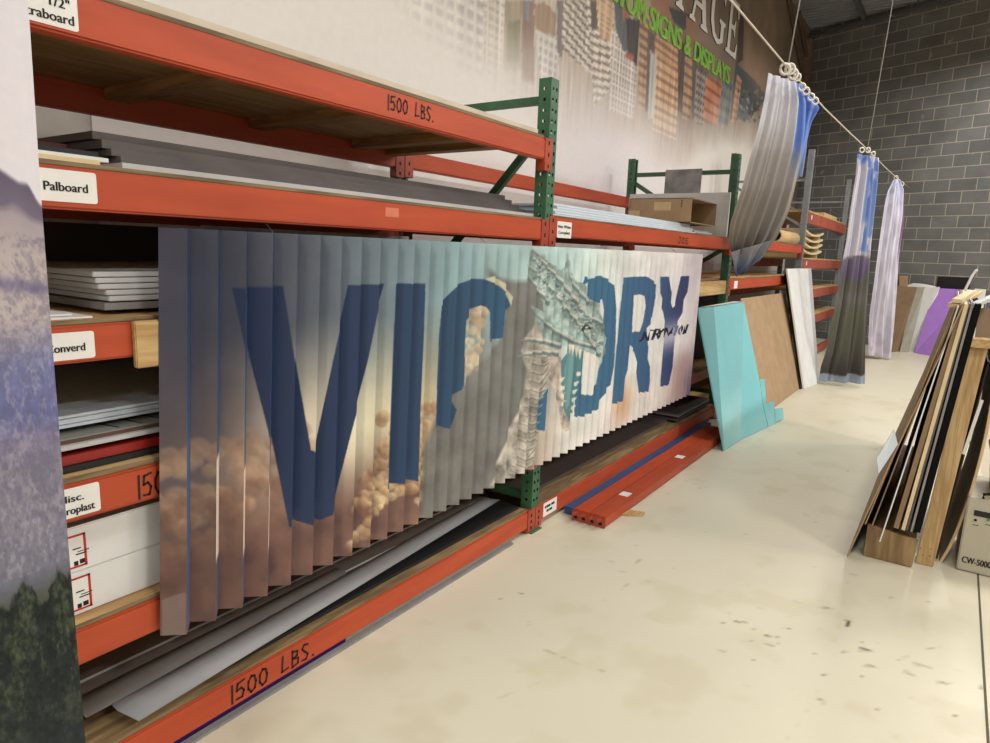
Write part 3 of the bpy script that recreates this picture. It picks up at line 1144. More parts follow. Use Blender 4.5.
# ---- white sheets and the open box in the centre bay
z = 1.689
for k, t in enumerate(['lowest white sheet of the centre bay stack, right on the shelf', 'second white sheet up in the centre bay stack', 'third white sheet up in the centre bay stack', 'fourth white sheet up in the centre bay stack', 'top white sheet of the centre bay stack, in front of the cardboard box']):
    sheet('board_sheet', t, 'sheet', -2.62, -1.80 - .012 * k, 3.10 + .05 * (k % 2) + .03 * k, 5.42 + .05 * ((k + 1) % 2), z, z + .013, WHITEB, 'white sheets in the centre bay')
    z += .0155
z = 1.689
for k, t in enumerate(['short grey sheet, lowest in the small pile right of the white sheets', 'short white sheet in the middle of the small pile under the open box end', 'short pale sheet on top of the small pile under the open box end']):
    sheet('board_sheet', t, 'sheet', -2.55, -1.80 - .02 * k, 5.50, 6.02 - .04 * k, z, z + .012, [MGREY, WHITE, LGREY][k], 'short sheets right of the white stack')
    z += .014
# cardboard carton lying on its side, open end to the aisle
cb = thing('cardboard_box', 'brown cardboard box lying on its side with the open end toward the aisle', 'box', (-2.15, 5.5, 1.775))
zb, zt, ya, yb, xa, xb, t = 1.768, 1.955, 5.22, 5.86, -2.28, -1.765, .005
bm = bmesh.new()
box(bm, xa, xb, ya, ya + t, zb, zt)
box(bm, xa, xb, yb - t, yb, zb, zt)
box(bm, xa, xb, ya, yb, zb, zb + t)
box(bm, xa, xb, ya, yb, zt - t, zt)
box(bm, xa, xa + t, ya, yb, zb, zt)
obj('carton', bm, CARD, cb)
bm = bmesh.new()
box(bm, -2.07, -1.93, ya - .0015, ya + .001, 1.86, 1.925)
obj('tape', bm, TAPE, cb)
obj('tape', boxbm(-2.279, -2.19, ya - .0015, ya + .001, 1.79, 1.86), TAPE, cb)
bm = bmesh.new()
for k in range(3):
    box(bm, -1.85, -1.842, ya - .0015, ya + .001, 1.885 + k * .02, 1.897 + k * .02)
obj('printed_mark', bm, INK, cb)
o = obj('foam_board', boxbm(-2.68, -1.735, 6.12, 6.15, 1.690, 2.075, bev=.002), WHITE)
tag(o, 'large white panel standing across the rack behind the open cardboard box', 'panel')
# grey print hanging behind on the cross brace
bm = bmesh.new()
box(bm, -2.36, -2.02, 6.17, 6.18, 2.06, 2.292)
o = obj('sample_print', bm, mat('marble_print', (168, 166, 164), .5, (112, 112, 116), 7, (1, 1, 1)))
tag(o, 'small grey marbled sample sheet hung on the green cross brace above the white panel', 'sample sheet')

# ---- left shelves beside the drape
z = 1.335
names = ['lowest thick white board in the stack above the Converd label', 'second thick white board up in the stack above the Converd label', 'middle thick white board in the stack above the Converd label', 'fourth thick white board up in the stack above the Converd label', 'topmost thick white board of the stack above the Converd label']
for y_ in ():
    pass
for k, t in enumerate(names):
    y0 = .845 + (.012 if k < 2 else 0) - .004 * k
    o = obj('board_sheet', boxbm(-2.6, -1.80 - .004 * k, y0, 1.95, z, z + .0135, bev=.002), LGREY)
    tag(o, t, 'board', 'thick white boards on the shelf')
    z += .0155
sheet('board_sheet', 'pale sheet directly under the thick white board stack', 'sheet', -2.6, -1.80, .845, 2.0, 1.3125, 1.331, MGREY)
sheet('offcut', 'loose white sheet at the shelf edge above the Converd label', 'offcut', -2.3, -1.745, .40, .79, 1.3008, 1.306, WHITE)
sheet('offcut', 'second loose white sheet lying on the one above the Converd label', 'offcut', -2.3, -1.77, .35, .755, 1.307, 1.3115, WHITE)
o = obj('dark_backing', boxbm(-2.665, -2.645, -.2, 1.55, 1.302, 1.545, bev=.001), mat('dark_filler', (58, 44, 38), .7))  # dark backing added so the open shelf looks dark inside
tag(o, 'added dark backing panel that darkens the shelf above the thick white boards', 'panel')
o = obj('foam_board', boxbm(-2.60, -2.58, 1.62, 2.88, 1.302, 1.560, bev=.001), WHITE)
tag(o, 'white panel seen over the top edge of the pleated sign, above V and C', 'panel')
# shelf with the Misc. label
zz = .9148
for (h, x1, m_, t) in [(.016, -1.765, BLACK, 'black sheet lying on plywood above the Misc. label'), (.024, -1.775, RED, 'glossy red sheet above the Misc. label'), (.012, -1.82, BLACK, 'black sheet resting on the red one, above the Misc. label'),
                       (.012, -1.775, LGREY, 'pale sheet on the upper black one, above the Misc. label'), (.010, -1.79, mat('brown_edge', (112, 76, 64), .6), 'brown-edged grey sheet with black tick marks above the Misc. label')]:
    sheet('board_sheet', t, 'sheet', -2.6, x1, .30, 2.2, zz, zz + h, m_)
    zz += h + .001
mk = thing('marked_sheet', 'grey sheet with three black slash marks, above the Misc. label', 'sheet', (-2.2, 1.2, zz))
obj('sheet', boxbm(-2.6, -1.785, .30, 2.2, zz, zz + .004), mat('olive_grey', (128, 130, 122), .5), mk)
bm = bmesh.new()
for k in range(3):
    y_ = .86 + .062 * k
    bar(bm, (-1.80, y_, zz + .0045), (-1.93, y_ - .03, zz + .0045), .006, .001)
obj('tick_mark', bm, INK, mk)
zz += .006
for k, (h, m_, t) in enumerate([(.008, WHITEB, 'lowest bluish white sheet, halfway up the shelf above the Misc. label'), (.012, WHITEB, 'middle bluish white sheet of three above the sheet with slash marks'), (.008, WHITEB, 'topmost bluish white sheet of three above the sheet with slash marks')]):
    sheet('board_sheet', t, 'sheet', -2.62, -1.835 - .004 * k, .28, 2.1, zz + .012, zz + .012 + h, m_, 'bluish white sheets above the Misc. label')
    zz += h + .0015
# two long white cartons with red-bordered labels
for k, (z0, z1, t) in enumerate([(.523, .641, 'lower long white carton with a red-bordered shipping label'), (.642, .765, 'upper long white carton with a red-bordered shipping label')]):
    ct = thing('white_carton', t, 'carton', (-2.1, 1.2, z0), 'long white cartons')
    obj('carton', boxbm(-2.45, -1.78, .35, 2.1, z0, z1, bev=.003), WHITE, ct)
    xf = -1.78
    bm = bmesh.new()
    ye, zc0, zc1 = (onx(90, 575, -1.78)[1] if k == 0 else onx(86, 545, -1.78)[1]), z0 + .012, z1 - .022 + .008 * (1 - k)
    for (a0, a1, c0, c1) in ((.45, ye, zc1 - .005, zc1), (.45, ye, zc0, zc0 + .005), (ye - .006, ye, zc0, zc1)):
        box(bm, xf, xf + .0012, a0, a1, c0, c1)
    obj('label_border', bm, LABELRED, ct)
    bm = bmesh.new()
    box(bm, xf, xf + .0008, .45, ye - .004, zc0, zc1)
    obj('shipping_label', bm, LABELW, ct)
    bm = bmesh.new()
    for (a0, a1, c0, c1) in ((.716, .726, .018, .030), (.730, .743, .020, .032), (.722, .748, .046, .049), (.726, .754, .053, .055), (.715, .735, .062, .065)):
        box(bm, xf, xf + .0016, a0, a1, z0 + c0, z0 + c1)
    obj('label_print', bm, INK, ct)

# ---- lowest shelf: brown-grey sheets and bent light grey trims
sheet('board_sheet', 'wide brown-grey sheet at the back of the lowest foreground shelf', 'sheet', -2.66, -1.99, .62, 2.85, .1425, .158, BROWNGREY, edge=LGREY)
sheet('board_sheet', 'brown-grey sheet with a pale edge lying over the lowest foreground shelf', 'sheet', -2.60, -1.935, .60, 2.70, .1588, .168, BROWNGREY, edge=LGREY)
sheet('board_sheet', 'upper brown-grey sheet, its pale edge running under the sign bottom', 'sheet', -2.58, -2.02, .55, 2.62, .1688, .178, BROWNGREY, edge=LGREY)


def ribbon3(name, label, cat, rows, t, m_):
    """rows of 3-D polylines, thickened downward"""
    Pn = np.array(rows, float)
    me_ = gridmesh(Pn, None, name)
    o_ = link_mesh(name, me_, m_)
    md = o_.modifiers.new('thick', 'SOLIDIFY')
    md.thickness = t
    md.offset = 0
    return tag(o_, label, cat)


A0, A1 = onz(139, 721, .172), onz(500, 500, .172)
C0, C1 = onz(118, 711, .19), onz(490, 499, .19)
ribbon3('grey_trim', 'light grey bent metal trim along the front of the lowest shelf, cut end in the foreground', 'trim strip',
        [[A0 + (A1 - A0) * s for s in np.linspace(0, 1, 8)], [C0 + (C1 - C0) * s for s in np.linspace(0, 1, 8)], [C0 + (C1 - C0) * s + np.array([-.035, 0, .004]) for s in np.linspace(0, 1, 8)]], .003, mat('grey_metal', (150, 150, 152), .6, (140, 140, 142), 3))
A0, A1 = onz(86, 718, .180), onz(352, 577, .186)
ribbon3('grey_trim', 'second light grey trim strip just behind the bent one, ending under the sign', 'trim strip',
        [[A0 + (A1 - A0) * s + np.array([dx, 0, dz]) for s in np.linspace(0, 1, 8)] for dx, dz in ((0, 0), (-.05, .012), (-.09, .012))], .003, mat('grey_metal_b', (122, 118, 114), .6, (106, 100, 96), 4))
sheet('board_sheet', 'black sheet under the bent light grey trim on the lowest shelf', 'sheet', -1.925, -1.775, .84, 2.88, .1425, .156, BLACK)
# centre bay bottom shelf
sheet('board_sheet', 'wide dark brown sheet covering the lowest shelf right of the short green post', 'sheet', -2.66, -1.84, 3.06, 6.2, .1425, .162, mat('dark_brown_sheet', (88, 78, 74), .5))
zz = .163
for k in range(4):
    t = ['lowest dark sheet of the small pile beside the foot of the teal panel', 'second dark sheet in the small pile beside the foot of the teal panel', 'third dark sheet in the small pile beside the foot of the teal panel', 'top dark sheet of the small pile beside the foot of the teal panel'][k]
    sheet('board_sheet', t, 'sheet', -2.35, -1.755 - .012 * (k % 2), 5.28 + .015 * k, 6.15, zz, zz + .012, [DGREY, BLACK, MGREY, DGREY][k], 'dark sheets by the teal panel')
    zz += .0135
# strips on the floor under the lowest beam
o = obj('floor_strip', boxbm(X0 - .055, X0 - .02, .4, 1.62, .001, .026, bev=.003), VIOLET)
tag(o, 'dark violet strip lying on the floor under the lowest foreground beam', 'strip')
o = obj('floor_strip', boxbm(X0 - .014, X0 + .012, .4, 2.75, .001, .012, bev=.002), MGREY)
tag(o, 'long pale strip lying on the floor in front of the dark violet strip', 'strip')

# ---- loose beams on the floor
b_blue = thing('loose_beam', 'blue steel beam lying on the floor between the rack and the orange beams', 'beam', (-1.69, 4.6, 0))
obj('beam', boxbm(X0 + .012, X0 + .075, 3.29, 5.92, .001, .045, bev=.004), BLUE, b_blue)
for k, (xa, xb, t) in enumerate([(-1.635, -1.537, 'orange beam lying on the floor, the one nearer the rack of the loose pair'), (-1.533, -1.432, 'orange beam lying on the floor, the one nearer the aisle of the loose pair')]):
    bb = thing('loose_beam', t, 'beam', ((xa + xb) / 2, 4.5, 0), 'loose orange beams on the floor')
    obj('beam', boxbm(xa, xb, 3.245, 5.72, .004, .066, bev=.004), ORANGE, bb)
    bm = bmesh.new()
    box(bm, xa - .002, xb + .002, 3.236, 3.244, .001, .058, 0, .002)
    for s in (.25, .75):
        xx = xa + (xb - xa) * s
        box(bm, xx - .008, xx + .008, 3.2, 3.238, .046, .056)
        box(bm, xx - .010, xx + .010, 3.2345, 3.2375, .016, .032, 1)
    obj('end_plate', bm, [ORANGE_D, HOLE], bb)
    if k == 1:
        bm = bmesh.new()
        for yy in (3.62, 4.6):
            box(bm, -1.525, -1.465, yy, yy + .075, .0662, .067)
        obj('paper_tag', bm, LABELW, bb)
bm = bmesh.new()
p_ = [onz(612, 514), onz(630, 511.5), onz(645, 513.5), onz(643, 516.5), onz(628, 516.5), onz(618, 515)]
prism(bm, [(q[0], q[1]) for q in p_], lambda u, v, d: (u, v, d), .001, .010)
o = obj('wood_chip', bm, PINE)
tag(o, 'small curved wood chip on the floor beside the orange beams', 'wood chip')

# =================================================================== PLEATED SIGN
XF, XB = -1.655, -1.707
WF = .53            # share of a pleat taken by the printed face
NP = 48
yb0, zb0 = onx(186.8, 635.5, XF)[1:]
yt0, zt0 = onx(187.0, 229.0, XF)[1:]
ybN = onx(690, 392, XF)[1]
ytN, ztN = onx(703, 254, XF)[1:]
ZT, ZB = (zt0 + ztN) / 2, zb0 + .003
pb, pt = (ybN - yb0) / NP, (ytN - yt0) / NP


def ridge(k, v):
    return (yb0 + pb * k) * (1 - v) + (yt0 + pt * k) * v


def suv(px, py):
    """photo pixel -> (strip + fraction, height fraction) on the pleats"""
    best = None
    d = ray(px, py)
    for k in range(NP + 1):
        r0 = np.array([XF, ridge(k, 0), ZB])
        r1 = np.array([XF, ridge(k, 1), ZT])
        l0 = np.array([XB, ridge(k - WF, 0), ZB])
        n = np.cross(r1 - r0, l0 - r0)
        t = np.dot(r0 - CAM, n) / np.dot(d, n)
        if t <= 0:
            continue
        q = CAM + d * t
        s = 1 - (q[0] - XF) / (XB - XF)
        v = (q[2] - ZB) / (ZT - ZB)
        e = max(0, -s, s - 1)
        if best is None or e < best[0] - 1e-6 or (e <= best[0] + 1e-6 and t < best[3]):
            best = (e, k + min(1, max(0, s)), v, t)
    return (best[1], best[2])


def sp(*pts):
    return [suv(*p) for p in pts]


SW, SH = (NP + 1) * 48, 560
sg = Canvas(0, NP + 1, 0, 1, SW, SH)
# ground tone: slate at the top left, cloud brown below, white to the right
uu, vv_ = sg.U, sg.V
top = ramp(uu, [(0, (72, 74, 92)), (3, (74, 78, 94)), (6, (90, 98, 110)), (10, (118, 136, 146)), (14, (146, 176, 182)), (20, (176, 204, 204)), (24, (190, 220, 218)), (30, (232, 240, 236)), (38, (244, 242, 240)), (46, (226, 216, 220)), (49, (206, 196, 204))])  # print at the left end darkened further to carry shade
mid = ramp(uu, [(0, (104, 94, 102)), (2, (126, 112, 110)), (5, (214, 200, 178)), (8, (236, 228, 196)), (12, (206, 190, 154)), (16, (150, 142, 134)), (20, (140, 138, 132)), (26, (226, 228, 222)), (36, (240, 240, 236)), (44, (240, 236, 232)), (49, (224, 212, 212))])
low = ramp(uu, [(0, (118, 94, 90)), (3, (124, 92, 84)), (8, (122, 92, 84)), (12, (150, 118, 98)), (15, (190, 150, 122)), (18, (150, 140, 134)), (23, (206, 192, 178)), (26, (240, 238, 230)), (36, (244, 240, 234)), (42, (236, 224, 216)), (46, (176, 152, 150)), (49, (116, 102, 120))])
wv = vv_ + .06 * (fbm(SH, SW, 5, 30, 3, 31) - .5)
a_ = sst(.40, .82, wv)[..., None]
b_ = sst(.10, .45, wv)[..., None]
sg.A = (low * (1 - b_) + mid * b_) * (1 - a_) + top * a_
cn1 = fbm(SH, SW, 7, 26, 5, 33)
cn2 = fbm(SH, SW, 16, 60, 4, 34)
sg.A *= (0.88 + .24 * cn1)[..., None]
# puffy clouds: overlapping shaded lobes
crs = np.random.RandomState(5)


def puff(u, v, ru, c, sh, a=1.0):
    rv = ru * .06
    j0, j1 = max(0, int((u - ru * 1.3) / (NP + 1) * (SW - 1))), min(SW, int((u + ru * 1.3) / (NP + 1) * (SW - 1)) + 2)
    i0, i1 = max(0, int((v - rv * 1.3) * (SH - 1))), min(SH, int((v + rv * 1.3) * (SH - 1)) + 2)
    if i1 <= i0 or j1 <= j0:
        return
    U, V = uu[i0:i1, j0:j1], vv_[i0:i1, j0:j1]
    d = np.hypot((U - u) / ru, (V - v) / rv) + .5 * (cn2[i0:i1, j0:j1] - .5)
    ang = ((U - u) / ru * .35 + (V - v) / rv * .6)
    t = np.clip(.5 + .5 * ang + 1.3 * (cn2[i0:i1, j0:j1] - .5), 0, 1)[..., None]
    col = np.array(sh) / 255.0 * (1 - t) + np.array(c) / 255.0 * t
    al = (sst(1.05, .62, d) * a)[..., None]
    sg.A[i0:i1, j0:j1] = sg.A[i0:i1, j0:j1] * (1 - al) + col * al


for k in range(90):
    v = crs.uniform(.27, .46)
    u = crs.uniform(-.3, 5.8)
    puff(u, v, crs.uniform(.2, .7), (200, 170, 144), (134, 108, 96), .6)
for k in range(60):
    puff(crs.uniform(-.3, 5.8), crs.uniform(.16, .33), crs.uniform(.25, .7), (150, 116, 100), (104, 80, 74), .5)
for k in range(70):
    puff(crs.uniform(0, 14), crs.uniform(0.0, .2), crs.uniform(.4, 1.3), (136, 102, 92), (100, 76, 72), .4)
sg.fill(sp((162, 600), (172, 596), (186, 592), (186, 640), (162, 642)), (148, 132, 128), .7)
for k in range(130):
    t_ = crs.uniform(0, 1)
    puff(8.3 + 3.4 * t_ + crs.uniform(-.4, .4), .12 + .26 * t_ + crs.uniform(-.10, .08), crs.uniform(.18, .5), (246, 222, 172), (128, 92, 76), .8)
for k in range(110):
    puff(crs.uniform(9.4, 14.2), crs.uniform(.08, .44), crs.uniform(.18, .5), (250, 232, 184), (150, 112, 86), .8)
for k in range(30):
    puff(crs.uniform(13.4, 16), crs.uniform(.02, .36), crs.uniform(.3, .7), (240, 214, 182), (180, 138, 116), .8)
for k in range(40):
    puff(crs.uniform(14.6, 16.4), crs.uniform(.42, .80), crs.uniform(.2, .5), (246, 236, 206), (172, 146, 120), .8)
for k in range(24):
    puff(crs.uniform(18.2, 20.6), crs.uniform(.28, .66), crs.uniform(.25, .5), (240, 234, 208), (178, 172, 150), .8)


def nav(u, fade=True):
    def f(cv):
        base = ramp(cv.U, [(0, (38, 50, 82)), (8, (38, 56, 90)), (14, (48, 78, 108)), (22, (62, 108, 140)), (30, (66, 114, 148)), (38, (66, 102, 142)), (44, (62, 70, 112)), (49, (64, 64, 104))])
        return base
    return f


BL = nav(0)
wavy = 0.0
# V
sg.fill(sp((232, 288), (258, 287), (283, 286), (297, 370), (311, 450), (315.5, 452), (331, 370), (348, 285), (384, 284), (378, 312), (368, 360), (352, 430), (333, 515), (320, 520), (289, 526.5), (268, 430), (250, 360)), BL)
# I
sg.fill(sp((396, 284), (410, 283.8), (425.5, 283.4), (424, 330), (421, 400), (418.4, 481.5), (404, 484), (388, 489), (391, 400), (394, 330)), BL)
# grey smoke behind the C and the beast


def soft(m, r):
    k = np.pad(m.astype(float), ((r, r), (r, r)), mode='edge')
    for ax in (0, 1):
        c_ = np.cumsum(k, axis=ax)
        n_ = 2 * r
        k = (np.take(c_, range(n_, c_.shape[ax]), ax) - np.take(c_, range(0, c_.shape[ax] - n_), ax)) / n_
    return k


smk = soft(sg.inside(sp((487, 268), (500, 278), (513, 281), (527, 281), (530, 262), (545, 255), (548, 330), (540, 400), (534, 455), (528, 477), (495, 492), (455, 508), (432, 518), (420, 520), (424, 450), (440, 395), (462, 384), (484, 360), (497, 345), (506, 316), (505, 296), (490, 280))), 7)
smoke_c = np.array([122, 122, 119]) / 255.0 * (0.82 + .36 * cn1)[..., None] * (.92 + .16 * cn2)[..., None]
sg.A = sg.A * (1 - .95 * smk[..., None]) + smoke_c * .95 * smk[..., None]
# C
sg.fill(sp((436, 427), (436.5, 400), (438, 360), (439, 335), (441.8, 306), (451, 292), (456.7, 287), (470.8, 279.5), (485, 278.8), (494.9, 283), (503.4, 289.4), (509, 300.7), (510.4, 306), (504.8, 310), (504, 326), (503, 338), (490, 341.7), (490, 312), (486, 307), (480.7, 305.5), (469.4, 309), (466.6, 320.5), (465, 345), (464.5, 383), (461.8, 389.8), (451.5, 400), (456.7, 410), (451.5, 425), (444, 428)), BL)
sg.fill(sp((484, 279), (495, 276), (505, 283), (513, 297), (511, 306), (507, 296), (500, 286)), (214, 208, 176), .9)
# T foot
sg.fill(sp((532, 412), (541, 398), (548, 388), (546.5, 410), (545, 431), (535, 432.5)), BL)
# O
sg.fill(sp((588, 279), (600, 275.5), (607.8, 278.6), (614.7, 288), (616.4, 308.7), (615.6, 343), (613.8, 367), (610.4, 385), (605, 394), (596.7, 410.4), (582, 417), (574, 416.4), (575, 396), (578.6, 378), (585, 330)), BL)
sg.fill(sp((602, 299), (604, 310), (602, 340), (598.5, 368), (596, 384), (591.5, 395.8), (581, 394), (582, 372), (584, 340), (590, 310)), (238, 238, 232))
# R
sg.fill(sp((623.6, 277.4), (636, 276.6), (645, 276.4), (650, 278.6), (656, 284.6), (655.5, 297), (654, 306), (652, 317), (646.5, 328), (648, 345), (650, 367), (650, 380), (648.6, 392), (638.7, 393.2), (636.5, 375), (634, 352), (630, 345), (627.5, 370), (622.4, 401.8), (612, 403.5), (614.7, 370), (619, 320)), BL)
sg.fill(sp((634, 295), (640, 294.5), (644.5, 296), (645.6, 306), (643, 322), (640, 331), (632, 332), (633, 312)), (240, 238, 232))
# Y
sg.fill(sp((660.2, 276.6), (669, 276.4), (671, 290), (672.6, 308), (675.5, 300), (680.8, 276.4), (689.4, 276), (687.7, 291.5), (680.8, 315.6), (675, 335), (672.6, 367), (668.8, 384.6), (660.2, 386.3), (662, 362), (664, 340), (663, 312), (660.2, 293)), BL)
fade = np.exp(-((vv_ - .47) / .085) ** 2) * sst(38.5, 42, uu) * .8
letters_only = (sg.A[..., 2] - sg.A[..., 0] > .10) & (sg.A.mean(-1) < .5)
sg.A = np.where(letters_only[..., None], sg.A * (1 - fade[..., None]) + np.array([.86, .84, .88]) * fade[..., None], sg.A)
# warm glow low by the O and R
glow = np.exp(-((uu - 34.2) / 1.6) ** 2 - ((vv_ - .13) / .12) ** 2) * (.4 + .9 * cn1) * (~letters_only)
sg.blend((222, 168, 126), np.clip(glow, 0, .85))
glow = np.exp(-((uu - 46.5) / 2.2) ** 2 - ((vv_ - .2) / .13) ** 2) * (.3 + .9 * cn1) * (~letters_only)
sg.blend((176, 140, 138), np.clip(glow, 0, .8))

# ---- horned, scaled reptile head printed over the letters
cn3 = fbm(SH, SW, 40, 150, 3, 77)
hide = lambda c: (lambda cv: np.clip((np.array(c) / 255.0)[None, None, :] * (0.42 + .70 * cn2 + .55 * cn3)[..., None], 0, 1))
# neck
neck = sp((521, 350), (527, 369), (524, 395), (515, 417), (505, 445), (490, 486), (512, 481), (529, 474), (535, 458), (536, 432), (538, 400), (551, 376), (560, 345), (540, 312))
nm_ = soft(sg.inside(neck), 4)[..., None]
sg.A = sg.A * (1 - nm_) + hide((172, 166, 155))(sg) * nm_
for k in range(15):
    t = k / 14
    x0_, y0_ = 552 - 20 * t, 348 + 118 * t
    x1_, y1_ = 533 - 24 * t, 356 + 118 * t
    p, q = suv(x0_, y0_), suv(x1_, y1_)
    md = suv((x0_ + x1_) / 2 + 3, (y0_ + y1_) / 2 + 6)
    sg.stroke([p, md, q], .05, .02, (104, 98, 92), .6, 12)
    sg.stroke([(p[0], p[1] + .009), (md[0], md[1] + .009), (q[0], q[1] + .009)], .05, .02, (226, 214, 196), .5, 12)
# head
head = sp((531, 247), (538, 251), (544, 259), (552, 264), (561, 270), (566, 262), (567.5, 250), (570, 262), (571.7, 273), (578, 282), (585, 283), (589, 299), (599, 303), (602.6, 318), (604, 326), (606.5, 338), (605, 346), (606, 354), (602, 362), (598.6, 368.5), (597, 357), (590, 353), (582, 351), (574, 346), (568, 344), (561, 346), (552, 350), (540, 330), (530, 305), (536, 308), (544, 312), (541, 296), (528, 277))
sg.fill(head, hide((152, 172, 168)))
# mouth cavity and lower jaw
sg.fill(sp((568, 344), (576, 348), (583, 352), (582, 365), (579, 378), (575, 396), (571.5, 417), (567, 424), (563, 415), (560, 392), (560, 362)), (92, 138, 144))
sg.fill(sp((569, 350), (574, 355), (572, 380), (569, 405), (566, 410), (564, 390), (565, 365)), (128, 172, 174), .8)
jaw = sp((556, 352), (561, 358), (561, 385), (564, 410), (569, 421), (571, 424), (566.5, 431.5), (561, 428), (558, 402), (552, 385), (548, 366))
sg.fill(jaw, hide((186, 174, 162)))
# teeth
for (a0, b0, a1, b1) in ((570, 346, 569.5, 354), (573, 347, 572.5, 356), (576.5, 349, 576.5, 358), (580, 351, 580, 360), (585, 353, 585, 360), (589, 354, 589.5, 362), (593, 356, 594, 364), (597, 358, 598.5, 368),
                         (561, 380, 565, 377), (561.5, 388, 565.5, 385), (562, 396, 566, 393), (563, 404, 567, 401), (573, 400, 577, 397), (574, 392, 578, 389), (575.5, 384, 579.5, 381), (572.5, 408, 576, 405), (571, 415, 574.5, 413), (578, 374, 581.5, 371)):
    sg.stroke([suv(a0, b0), suv(a1, b1)], .16, .02, (242, 234, 214), .95, 12)
# horns, crest and cheek spikes: light edge over dark flank
for pts, w0, w1 in (
    ([(599, 352), (590, 336), (574, 316), (558, 296), (545, 278), (528, 262)], .34, .06), ([(590, 318), (576, 298), (562, 280), (546, 263), (533, 248)], .38, .08),
    ([(588, 300), (578, 288), (570, 275), (567.5, 251)], .30, .04), ([(572, 338), (556, 330), (545, 322), (531, 306)], .34, .03), ([(560, 344), (545, 340), (530, 338), (520, 340)], .26, .03),
    ([(558, 352), (542, 350), (528, 352), (517, 356)], .22, .03), ([(603, 340), (596, 346), (584, 343), (573, 340)], .30, .10), ([(602, 322), (594, 318), (584, 324), (578, 332)], .26, .06),
    ([(548, 300), (538, 290), (529, 276)], .26, .03)):
    q = sp(*pts)
    sg.stroke([(a, b - .013) for a, b in q], w0 * .62, w1 * .6, (84, 104, 106), .65, 12)
    sg.stroke(q, w0 * .38, w1 * .5, (222, 222, 210), .7, 12)
for k in range(150):
    a0, b0 = crs.uniform(534, 603), 0
    b0 = np.interp(a0, [531, 545, 560, 575, 590, 605], [262, 280, 295, 312, 330, 345]) + crs.uniform(-14, 14)
    if sg.inside([(0, 0), (0, 1e-6), (1e-6, 0)]).any():
        pass
    p = suv(a0, b0)
    q = suv(a0 - crs.uniform(1, 4), b0 + crs.uniform(-3, 2))
    sg.stroke([p, q], .07, .02, (232, 232, 222) if k % 2 else (78, 104, 108), .55, 12)
sg.stroke(sp((584, 329), (588, 327), (591, 329)), .2, .08, (40, 50, 52), .9, 12)
sg.stroke(sp((586, 327.6), (588, 327)), .08, .05, (230, 224, 180), .9, 12)
sg.fill(sp((590, 281), (585, 276), (583, 284)), (52, 104, 146))

# small line of type across the R and the Y
tv, tf = text_tris('UNITRY NATION')
tv = tv - tv.min(0)
tv = tv / tv.max(0)
t0, t1 = suv(638.5, 343), suv(685, 333.5)
th = suv(650, 331)[1] - suv(650, 341.5)[1]
inkm = np.zeros((SH, SW), bool)
for f in tf:
    for o_ in (0, .05, .1):
        inkm |= sg.inside([(t0[0] + o_ + (t1[0] - t0[0]) * tv[i, 0] + .25 * tv[i, 1], t0[1] + (t1[1] - t0[1]) * tv[i, 0] + th * tv[i, 1]) for i in f])
tc_ = np.where((uu > 43.3)[..., None] & (uu < 45.6)[..., None], s8(112, 118, 150), s8(34, 32, 50))
sg.A = np.where(inkm[..., None], tc_, sg.A)
# smooth the raster by one cell
A = sg.A
A[1:-1, 1:-1] = (A[1:-1, 1:-1] * 4 + A[:-2, 1:-1] + A[2:, 1:-1] + A[1:-1, :-2] + A[1:-1, 2:]) / 8

Vs, Qs, Cs = [], [], []
off = 0
NR = 300
vr = np.linspace(0, 1, NR)
for k in range(NP + 1):
    nc = 30 if k < 14 else 18
    s = np.linspace(0, 1, nc)
    S, V_ = np.meshgrid(s, vr)
    yy = (yb0 + pb * (k - WF + WF * S)) * (1 - V_) + (yt0 + pt * (k - WF + WF * S)) * V_
    Pg = np.stack([XB + (XF - XB) * S, yy, ZB + (ZT - ZB) * V_], -1)
    colr = sg.sample(k + np.clip(S, .01, .99), V_)
    idx = np.arange(NR * nc).reshape(NR, nc) + off
    Qs.append(np.stack([idx[:-1, :-1], idx[:-1, 1:], idx[1:, 1:], idx[1:, :-1]], -1).reshape(-1, 4))
    Vs.append(Pg.reshape(-1, 3))
    Cs.append(colr.reshape(-1, 3))
    off += NR * nc
    if k < NP:
        nr2 = 60
        v2 = np.linspace(0, 1, nr2)
        S, V_ = np.meshgrid(np.array([0, .5, 1.0]), v2)
        yy = (yb0 + pb * (k + (1 - WF) * S)) * (1 - V_) + (yt0 + pt * (k + (1 - WF) * S)) * V_
        Pg = np.stack([XF + (XB - XF) * S, yy, ZB + (ZT - ZB) * V_], -1)
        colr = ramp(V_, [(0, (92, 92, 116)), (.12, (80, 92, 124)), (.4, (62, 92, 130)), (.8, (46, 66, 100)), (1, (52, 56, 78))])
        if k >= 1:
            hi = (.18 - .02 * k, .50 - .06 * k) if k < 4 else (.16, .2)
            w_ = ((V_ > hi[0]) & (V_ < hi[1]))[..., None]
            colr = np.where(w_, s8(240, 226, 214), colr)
        idx = np.arange(nr2 * 3).reshape(nr2, 3) + off
        Qs.append(np.stack([idx[:-1, :-1], idx[:-1, 1:], idx[1:, 1:], idx[1:, :-1]], -1).reshape(-1, 4))
        Vs.append(Pg.reshape(-1, 3))
        Cs.append(colr.reshape(-1, 3))
        off += nr2 * 3
me = rawmesh(np.concatenate(Vs), np.concatenate(Qs), np.concatenate(Cs), 'pleated_sheet')
sign = thing('pleated_sign', 'long accordion-pleated sign printed VICTORY with a horned dragon head, hanging on the rack front', 'sign', (XF, 3.2, ZB))
o = link_mesh('pleated_sheet', me, attrmat('sign_print', 0.38, 0.35, 40, 0.03), sign)
